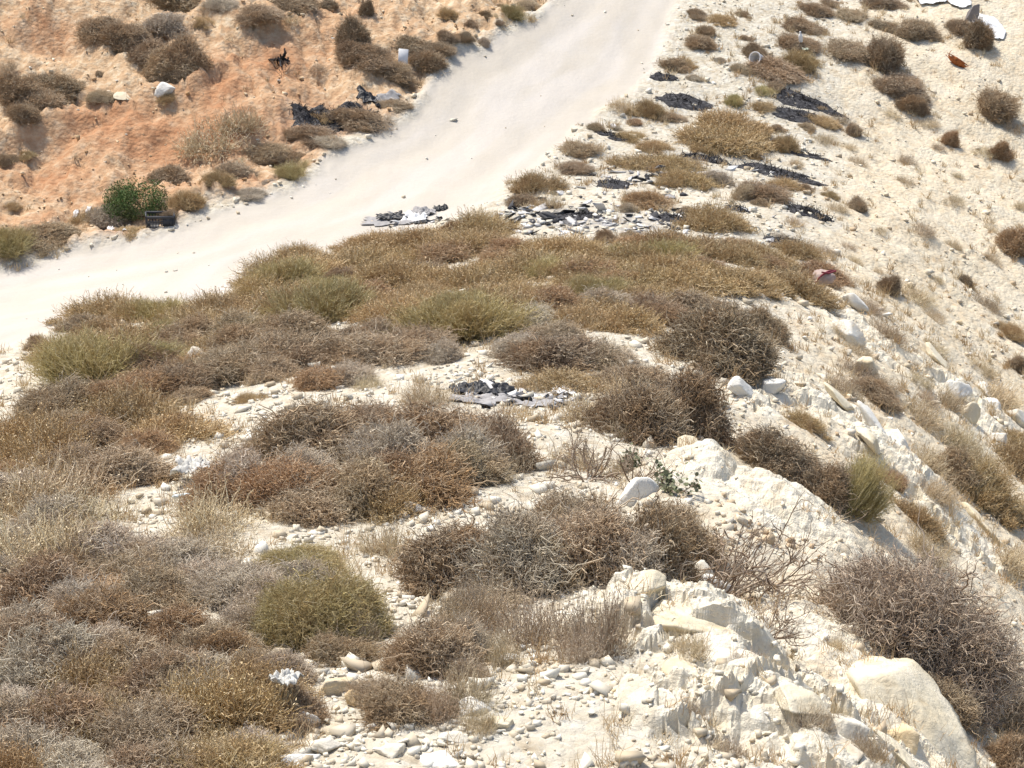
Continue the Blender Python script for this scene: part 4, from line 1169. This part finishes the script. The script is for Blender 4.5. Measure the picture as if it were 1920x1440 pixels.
# ================================================================== burnt patches
cm = NT("charcoal_crust"); cP = cm.pos()
cm.base(cm.ramp(cm.noise(16, 6, .75, cP), [(.36, (.014, .013, .014)), (.55, (.05, .048, .051)), (.72, (.20, .195, .19))]), .9, .2); cm.bump(cm.noise(40, 5, .7, cP), .8, .02)
def charred(u, v, w, h, label, seed, twigs=90, bend=0.0):
    rng = np.random.default_rng(seed); c = at0(u, v); s = scale_at(c)
    e = .2; nr = unit(np.array([float(base_z(c[0] - e, c[1]) - base_z(c[0] + e, c[1])), float(base_z(c[0], c[1] - e) - base_z(c[0], c[1] + e)), 2 * e]))
    sa = max(.15, float(-nr @ unit(c - CAM))); a = .5 * w / s; b = min(.5 * h / s / sa, 1.3 * a)
    na, nr_ = 72, 12; th = np.linspace(0, 2 * np.pi, na, endpoint=False); rr = np.linspace(.06, 1, nr_)
    R = 1 + .26 * fbm(np.cos(th) * 1.4 + seed, np.sin(th) * 1.4, seed, 2) + .10 * vnoise(np.cos(th) * 7 + seed, np.sin(th) * 7, seed)
    r = rr[:, None] * R[None, :]
    lx = a * r * np.cos(th); ly = b * r * np.sin(th) - bend * b * (r * np.cos(th)) ** 2
    X = c[0] + lx; Y = c[1] + ly
    Z = base_z(X, Y) + relief(X, Y) + .035 * (1 - rr[:, None] ** 4) * (1 + .8 * vnoise(X * 7, Y * 7, seed)) - .02 * (rr[:, None] > .99)
    V = np.stack([X, Y, Z], -1).reshape(-1, 3) - c
    ids = np.arange(na * nr_).reshape(nr_, na)
    q = np.stack([ids[:-1], np.roll(ids[:-1], -1, 1), np.roll(ids[1:], -1, 1), ids[1:]], -1).reshape(-1, 4)
    cap = ids[0][None, :]
    k = rng.integers(0, nr_ * na, twigs); st = V.reshape(-1, 3)[k]
    d = unit(rng.normal(size=(twigs, 3)) * [1, 1, .5] + [0, 0, .5])
    P = zigzag(st, d, rng.uniform(.03, .10, twigs) / 2, 4, .5, rng)
    Vt, qt = tubes(P, .006 * np.ones((twigs, 1)) * np.array([[1.2, 1, .8, .4]]))
    me = mesh_np("burnt_patch", np.vstack([V, Vt]), [q, cap, qt + len(V)], [cm.m, MT['x']], {"tint": np.r_[np.zeros(len(V)), np.repeat(rng.random(twigs), 12)]}, smooth=True, mi=np.r_[np.zeros(len(q) + 1), np.ones(len(qt))])
    root = link("burnt_patch", me, loc=c)
    tag(root, label, "burnt patch", "burnt patches on the ground")
CH = """
1285 192 96 24 70 0|black burnt patch just right of the road, beside a golden weed
1512 192 130 26 140 .5|wide black burnt patch draping over the upper crest
1500 219 100 24 90 .4|narrow burnt patch below the widest one on the crest
1505 290 90 10 60 .4|thin black burnt streak on the crest near golden weeds
1450 317 130 16 90 .4|upper of two close burnt arcs above the dark mound
1480 332 110 14 70 .4|lower of two close burnt arcs above the dark mound
1510 400 80 16 160 .2|spiky burnt twigs on the crest below the dark mound
1480 456 90 26 80 .7|lowest burnt arc curling over the crest above the pink sack
1245 149 50 14 30 .1|small burnt scrap at the right road edge near the top
1320 298 90 12 110 .2|burnt strip running right from the golden mound
1230 300 110 10 60 .1|burnt black top of the long golden mound
1225 453 130 12 80 .2|long burnt strip along the lower edge of the litter
1140 252 44 10 30 .1|small burnt scrap above the two brown mounds
600 214 90 44 170 .1|burnt patch on the bank left of the shiny black sheet
575 205 50 26 120 .1|leftmost burnt patch on the bank
655 208 100 28 140 .1|burnt patch behind the large rounded roadside shrub
1090 408 80 14 60 .1|blackest burnt heap in the middle of the litter
1150 345 60 22 40 .1|grey burnt patch left of the rusty bush
1260 412 60 16 40 .1|burnt patch at the right end of the litter
1165 262 40 8 20 .1|tiny burnt scrap right of the road mounds
1385 395 40 12 30 .1|small burnt patch under the left of the dark mound
"""
for i, row in enumerate(CH.strip().split("\n")):
    a, lab = row.split("|"); f = [float(k) for k in a.split()]
    charred(f[0], f[1], f[2] * 1.2, f[3] * (1.15 if f[0] < 700 else .95), lab, 60 + i, int(f[4]), f[5])

# burnt litter (uncountable flakes)
def litter():
    rng = np.random.default_rng(17); Vs, Fs, T = [], [], []
    n0 = 0; cube = np.array([[-1, -1, -1], [1, -1, -1], [1, 1, -1], [-1, 1, -1], [-1, -1, 1], [1, -1, 1], [1, 1, 1], [-1, 1, 1]], float)
    fc = np.array([[0, 3, 2, 1], [4, 5, 6, 7], [0, 1, 5, 4], [1, 2, 6, 5], [2, 3, 7, 6], [3, 0, 4, 7]])
    for (u, v, ru, rv, n) in ((1085, 412, 200, 44, 110), (1200, 425, 160, 40, 80), (990, 405, 80, 30, 40), (1240, 330, 120, 26, 90), (940, 745, 70, 14, 90), (1050, 748, 60, 14, 70), (760, 405, 60, 10, 40)):
        for k in range(n):
            p = at0(u + rng.normal() * ru * .5, v + rng.normal() * rv * .5)
            sz = rng.uniform(.012, .055) * (1.3 if v < 500 else .8)
            B = cube * (1 + .35 * rng.normal(size=(8, 3))) * [sz * rng.uniform(.6, 2.2), sz * rng.uniform(.4, 1.2), sz * rng.uniform(.05, .22)]
            E = mathutils.Euler((rng.normal() * .3, rng.normal() * .3, rng.uniform(0, 6.3))).to_matrix()
            Vs.append(B @ np.array(E).T + p); Fs.append(fc + n0); n0 += 8; T.append(np.full(8, rng.random()))
    V = np.vstack(Vs); V[:, 2] += relief(V[:, 0], V[:, 1]) + .012
    t = NT("burnt_litter_flakes"); t.base(t.ramp(t.attr("tint"), [(.0, (.02, .02, .022)), (.28, (.07, .068, .07)), (.45, (.34, .33, .325)), (.8, (.62, .605, .58))]), .8, .2)
    tag(link("burnt_litter", mesh_np("burnt_litter", V, np.vstack(Fs), [t.m], {"tint": np.concatenate(T)})), "grey, white and black scraps of burnt litter and ash", "litter", kind="stuff")
litter()

# ================================================================== rubbish
def plain(name, c, rough=.7, spec=.3, var=.25, scale=12):
    t = NT(name); n = t.noise(scale, 4, .6, t.obj())
    d = tuple(x * (1 - var) for x in c); t.base(t.ramp(n, [(.35, d), (.65, c)]), rough, spec); return t.m
M_BLK = plain("black_plastic", (.02, .02, .022), .55, .35); M_WHT = plain("white_plastic", (.72, .71, .69), .6, .3, .1); M_DST = plain("dusty_white_scraps", (.62, .60, .55), .85, .1, .35); M_GRY = plain("grey_sheeting", (.33, .315, .305), .8, .2)
M_PNK = plain("dusty_pink_cloth", (.40, .31, .27), .9, .1); M_MAR = plain("maroon_strap", (.20, .03, .045), .7); M_RST = plain("rusted_metal", (.42, .13, .035), .75, .3, .6, 18)
M_CRT = plain("dark_grey_crate_plastic", (.055, .055, .06), .6, .35); M_BOT = plain("clear_dull_plastic", (.55, .62, .62), .35, .5)
def crumple(name, u, v, w, h, mat, label, seed, amp=.05, lift=.01, cat="sheet", jag=.25, pt=None, tall=1.0):
    """a torn crumpled sheet lying on what is under it"""
    c = at0(u, v) if pt is None else pt; s = scale_at(c)
    e = .2; nr = unit(np.array([float(base_z(c[0] - e, c[1]) - base_z(c[0] + e, c[1])), float(base_z(c[0], c[1] - e) - base_z(c[0], c[1] + e)), 2 * e]))
    sa = max(.18, float(-nr @ unit(c - CAM))); a = .5 * w / s; b = min(.5 * h / s / sa * tall, 1.4 * a)
    na, nn = 60, 16; th = np.linspace(0, 2 * np.pi, na, endpoint=False); rr = np.linspace(.05, 1, nn)
    R = (1 + jag * 1.6 * vnoise(np.cos(th) * 2.2 + seed, np.sin(th) * 2.2, seed) + jag * .8 * vnoise(np.cos(th) * 6 + seed, np.sin(th) * 6, seed + 1))
    sq = 1 / np.maximum(np.abs(np.cos(th)), np.abs(np.sin(th))) ** .6
    r = rr[:, None] * (R * sq)[None]
    lx = a * r * np.cos(th); ly = b * r * np.sin(th); X = c[0] + lx; Y = c[1] + ly
    k = 1.6 / a
    cr = np.abs(vnoise(lx * k * 1.2 + seed, ly * k * 1.2, seed)) * 1.3 + np.abs(vnoise(lx * k * 2.6, ly * k * 2.6 + seed, seed + 3)) * .4
    Z = base_z(X, Y) + relief(X, Y) + lift + amp * cr * (1 - .5 * rr[:, None] ** 3) * .42 if pt is None else c[2] + .7 * amp * (cr - .4) + 0 * X
    V = np.stack([X, Y, Z], -1).reshape(-1, 3) - c; ids = np.arange(na * nn).reshape(nn, na)
    q = np.stack([ids[:-1], np.roll(ids[:-1], -1, 1), np.roll(ids[1:], -1, 1), ids[1:]], -1).reshape(-1, 4)
    o = link(name, mesh_np(name, V, [q, ids[0][None]], [mat], smooth=False), loc=c)
    so = o.modifiers.new("thickness", 'SOLIDIFY'); so.thickness = .006; so.offset = 0
    return tag(o, label, cat)
crumple("torn_sheeting", 728, 408, 100, 14, M_GRY, "long grey torn sheeting lying on the road, tapering left", 1, .10)
crumple("torn_sheeting", 733, 405, 50, 8, M_BLK, "black strip on top of the grey torn sheeting on the road", 2, .12, .05)
crumple("crumpled_paper", 776, 402, 46, 16, M_WHT, "crumpled white rubbish beside the grey sheeting on the road", 3, .20)
crumple("crumpled_paper", 795, 392, 44, 14, M_GRY, "crumpled grey-white rubbish behind the white one on the road", 4, .18)
crumple("black_scrap", 826, 383, 26, 8, M_BLK, "black scrap at the right end of the road rubbish", 5, .12)
crumple("black_scrap", 790, 411, 24, 5, M_BLK, "thin black scrap below the crumpled white road rubbish", 6, .08)
crumple("black_rag", 882, 738, 66, 20, M_BLK, "black crumpled rag lying on the gravel, left half", 7, .13, .02)
crumple("black_rag", 925, 738, 66, 22, M_BLK, "black crumpled rag lying on the gravel, right half with a peak", 8, .18, .02)
crumple("grey_sheet", 900, 752, 110, 12, M_GRY, "flat grey sheet under and in front of the black rags", 9, .09)
crumple("grey_sheet", 1000, 748, 80, 18, M_GRY, "small grey sheet right of the black rags", 10, .05)
crumple("white_scrap", 1055, 732, 44, 16, M_WHT, "white scrap at the right end of the grey sheets", 11, .10)
crumple("white_scrap", 912, 728, 26, 12, M_WHT, "white scrap between the two black rags", 12, .13, .03)
crumple("black_sheet", 690, 182, 40, 16, M_BLK, "shiny black sheet on the bank foot by the road, folded", 13, .18)
crumple("black_sheet", 722, 182, 60, 12, M_GRY, "dark grey pointed sheet beside the folded black one by the road", 14, .10)
crumple("black_scrap", 709, 203, 10, 12, M_BLK, "tiny black scrap left of the low roadside shrub", 15, .12)
crumple("white_sheet", 1746, 3, 56, 16, M_WHT, "white sheet cut by the top edge, left of two", 16, .06, .05, "sheet", .08)
crumple("white_sheet", 1797, 4, 44, 26, M_WHT, "white sheet cut by the top edge, right of two", 17, .06, .05, "sheet", .08)
crumple("white_sheet", 1853, 52, 60, 34, M_WHT, "white sheet lying on the upper slope beside the dark lobed shrub", 18, .05, .03, "sheet", .08)
rock(1822, 40, 26, 46, plain("dark_grey_stone", (.24, .22, .21), .9, .1), "dark grey stone against the white sheet at the top edge", 190, name="stone", cat="stone", deep=.7)
pt = ray_at(535, 1270, depth_of(at0(540, 1350)) - .05); crumple("torn_paper", 535, 1270, 44, 28, M_DST, "torn white paper caught in a foreground shrub", 19, .06, 0, "paper", .45, pt, 1.0)
pt = ray_at(357, 872, depth_of(at0(350, 905))); crumple("plastic_bag", 357, 872, 60, 36, M_DST, "white crumpled bag caught between brown shrubs at the left", 20, .10, 0, "bag", .35, pt, 1.0)
pt = ray_at(1510, 92, depth_of(at0(1505, 100))); crumple("pale_scrap", 1510, 92, 12, 20, plain("pale_green_plastic", (.55, .60, .48)), "pale greenish scrap beside the white bottle in the brown clump", 21, .06, 0, "scrap", .2, pt, 1.0)
for (u, v, w_, lab) in ((207, 429, 13, "white scrap left of the black crate, larger of two"), (233, 434, 9, "white scrap nearer the black crate, smaller of two"), (141, 383, 11, "white scrap on the orange bank, left of two"), (164, 383, 11, "pale scrap on the orange bank, right of two"), (1150, 236, 10, "tiny white scrap at the right road edge")):
    crumple("white_scrap", u, v, w_, w_ * .6, M_WHT, lab, int(u), .06, .02, "scrap")

def lathe(prof, n=20):
    prof = np.array(prof, float); a = np.arange(n) * 2 * np.pi / n
    V = np.stack([prof[:, None, 0] * np.cos(a), prof[:, None, 0] * np.sin(a), np.repeat(prof[:, 1:2], n, 1)], -1).reshape(-1, 3)
    ids = np.arange(len(prof) * n).reshape(len(prof), n)
    return V, np.stack([ids[:-1], np.roll(ids[:-1], -1, 1), np.roll(ids[1:], -1, 1), ids[1:]], -1).reshape(-1, 4)
# bucket on its side
p = at(1420, 122); e = link("plastic_tub", None, loc=(p[0], p[1], p[2] + .12)); e.rotation_euler = (math.radians(78), math.radians(8), math.radians(-38)); e.scale = (.78, .78, .78)
V, q = lathe([(.001, -.13), (.125, -.13), (.15, .13), (.158, .135), (.158, .15), (.14, .15), (.138, .12), (.115, -.115), (.001, -.115)]); link("body", mesh_np("body", V, q, [M_WHT], smooth=False), e)
V, q = lathe([(.155, .118), (.168, .118), (.168, .152), (.155, .152), (.155, .118)]); link("rim", mesh_np("rim", V, q, [M_WHT]), e)
tag(e, "white plastic tub lying on its side among brown shrubs", "tub")
# bottle upright
p = at(1501, 92); e = link("plastic_bottle", None, loc=(p[0], p[1], p[2] + .14)); e.rotation_euler = (.15, -.12, 0); e.scale = (.75, .75, .8)
V, q = lathe([(.001, 0), (.05, 0), (.055, .02), (.055, .16), (.045, .19), (.02, .22), (.02, .25), (.001, .25)], 14); link("body", mesh_np("body", V, q, [M_WHT], smooth=True), e)
V, q = lathe([(.024, .235), (.024, .27), (.001, .27)], 12); link("cap", mesh_np("cap", V, q, [M_WHT]), e)
tag(e, "white plastic bottle standing in the long brown clump", "bottle")
# crushed bottle
pp = ray_at(340, 930, depth_of(at0(340, 950))); e = link("plastic_bottle", None, loc=pp); e.rotation_euler = (1.3, .3, 1.0)
V, q = lathe([(.001, -.07), (.03, -.07), (.034, -.05), (.026, -.01), (.034, .03), (.03, .06), (.012, .085), (.012, .1), (.001, .1)], 12); V[:, 1] *= .6; link("body", mesh_np("body", V, q, [M_BOT], smooth=True), e)
V, q = lathe([(.015, .09), (.015, .11), (.001, .11)], 10); link("cap", mesh_np("cap", V, q, [plain("teal_cap", (.10, .25, .28))]), e)
tag(e, "small crushed bottle below the white crumpled bag", "bottle")

def boxes(L):
    cube = np.array([[-1, -1, -1], [1, -1, -1], [1, 1, -1], [-1, 1, -1], [-1, -1, 1], [1, -1, 1], [1, 1, 1], [-1, 1, 1]], float) * .5
    fc = np.array([[0, 3, 2, 1], [4, 5, 6, 7], [0, 1, 5, 4], [1, 2, 6, 5], [2, 3, 7, 6], [3, 0, 4, 7]])
    return join([(cube * [sx, sy, sz] + [x, y, z], fc) for (x, y, z, sx, sy, sz) in L])
# crate
p = at(298, 425); e = link("plastic_crate", None, loc=(p[0], p[1] + .1, p[2] - .01)); e.rotation_euler = (.10, .03, math.radians(12))
w_, d_, h_ = .42, .30, .20
def panel(wd, ht, hole):
    L = [(0, 0, .012, wd, .012, .024), (0, 0, ht - .018, wd, .022, .036)]
    n = 9
    for i in range(n + 1): L.append((-wd / 2 + .006 + i * (wd - .012) / n, 0, ht / 2 - .006, .012, .010, ht - .062))
    for zz in (.075, .115): L.append((0, .001, zz, wd - .03, .006, .012))
    if hole: L.append((wd * .28, .003, ht * .5, wd * .4, .005, ht * .62))
    return boxes(L)
for (x, y, rz, wd, hole) in ((0, -d_ / 2, 0, w_, 1), (0, d_ / 2, math.pi, w_, 0), (-w_ / 2 - .008, 0, -math.pi / 2, d_ - .03, 0), (w_ / 2 + .008, 0, math.pi / 2, d_ - .03, 0)):
    V, q = panel(wd, h_, hole); o = link("side_panel", mesh_np("side_panel", V, q, [M_CRT]), e, (x, y, 0)); o.rotation_euler = (0, 0, rz)
V, q = boxes([(0, 0, .02, w_ - .03, d_ - .03, .012)]); link("floor_panel", mesh_np("floor_panel", V, q, [M_CRT]), e)
tag(e, "black plastic crate under the leafy green bush by the road", "crate")
# white board
p = at(755, 122); V, q = boxes([(0, 0, .14, .18, .022, .28)]); o = link("white_board", mesh_np("white_board", V, q, [M_WHT]), loc=(p[0], p[1], p[2] + .04)); o.rotation_euler = (-.35, .12, .15)
bv = o.modifiers.new("edges", 'BEVEL'); bv.width = .004
tag(o, "small white board leaning between brown shrubs by the road", "board")
# rusted scrap: a bent, torn sheet of metal
p = at(1792, 122); n1, n2 = 18, 10; A = np.linspace(-.2, .2, n1); T = np.linspace(-1.5, 1.2, n2)
rg = np.random.default_rng(3); L_ = A[:, None] * (1 + .12 * rg.normal(size=(1, n2))) ; rad = .11 * (1 - 1.2 * (A / .24) ** 2 * .6)[:, None] * (1 + .05 * rg.normal(size=(n1, n2)))
V = np.stack([L_ + 0 * T, rad * np.sin(T)[None], .09 - rad * np.cos(T)[None]], -1).reshape(-1, 3); ids = np.arange(n1 * n2).reshape(n1, n2)
q = np.stack([ids[:-1, :-1], ids[1:, :-1], ids[1:, 1:], ids[:-1, 1:]], -1).reshape(-1, 4)
e = link("rusty_scrap", None, loc=(p[0], p[1], p[2] + .03)); e.rotation_euler = (-.5, .55, -.25)
o = link("bent_sheet", mesh_np("bent_sheet", V, q, [M_RST], smooth=True), e); sm = o.modifiers.new("thickness", 'SOLIDIFY'); sm.thickness = .008
V, q = join([polytube([(-.19, .02, .05), (-.23, 0, .14), (-.22, .02, .20)], .012, .005), polytube([(-.20, .0, .05), (-.27, .02, .12)], .01, .004), polytube([(.18, .02, .06), (.25, 0, .09)], .012, .006)])
link("torn_strips", mesh_np("torn_strips", V, q, [M_RST]), e)
tag(e, "rust-red bent metal scrap alone on the pale upper slope", "scrap metal")
# pink sack
p = at(1538, 545); V, Fc = rock_verts(77, 4, 22, 5, .09, (.27, .22, .22)); V[:, 2] = np.maximum(V[:, 2], -.12)
e = link("cloth_sack", None, loc=(p[0], p[1] + .05, p[2] + .17)); e.rotation_euler = (0, .15, .3)
link("bag", mesh_np("bag", V, Fc, [M_PNK], smooth=True), e)
V, q = join([polytube([(-.14, -.17, -.05), (-.10, -.19, .04), (.0, -.17, .11), (.12, -.10, .125), (.20, -.03, .10)], .014, .011), polytube([(-.10, -.21, .10), (.02, -.19, .09), (.14, -.15, .13)], .012, .012)])
link("strap", mesh_np("strap", V, q, [M_MAR]), e)
tag(e, "dusty pink cloth sack with a maroon strap on the crest", "sack")
# charred stump
rng = np.random.default_rng(8); out = []
for d0 in ((-1, -.2, -.1), (.25, -.3, .5), (.9, -.3, -.2), (.5, -.6, -.5), (-.6, -.4, .2), (.1, -.5, -.4), (.0, -.3, .3)): branchy(rng, (0, 0, .03), d0, rng.uniform(.08, .2), .036, 1, out, .4)
P = np.stack([a for a, _ in out]); R = np.stack([b for _, b in out]); V, q = tubes(P, R, 6)
c0 = at(527, 112); o = link("burnt_stump", mesh_np("burnt_stump", V, q, [MT['x']], {"tint": per_tube(rng.random(len(P)), P.shape[1], 6)}, smooth=True), loc=(c0[0], c0[1] - .05, c0[2] + .05))
tag(o, "small black burnt stump with roots in the reddish gully", "stump")

# labels must single things out
seen = {}
for o in SC.objects:
    if "label" in o and "group" not in o: seen.setdefault(o["label"], []).append(o.name)
for k, n in seen.items():
    if len(n) > 1: print("DUPLICATE LABEL", k, n)
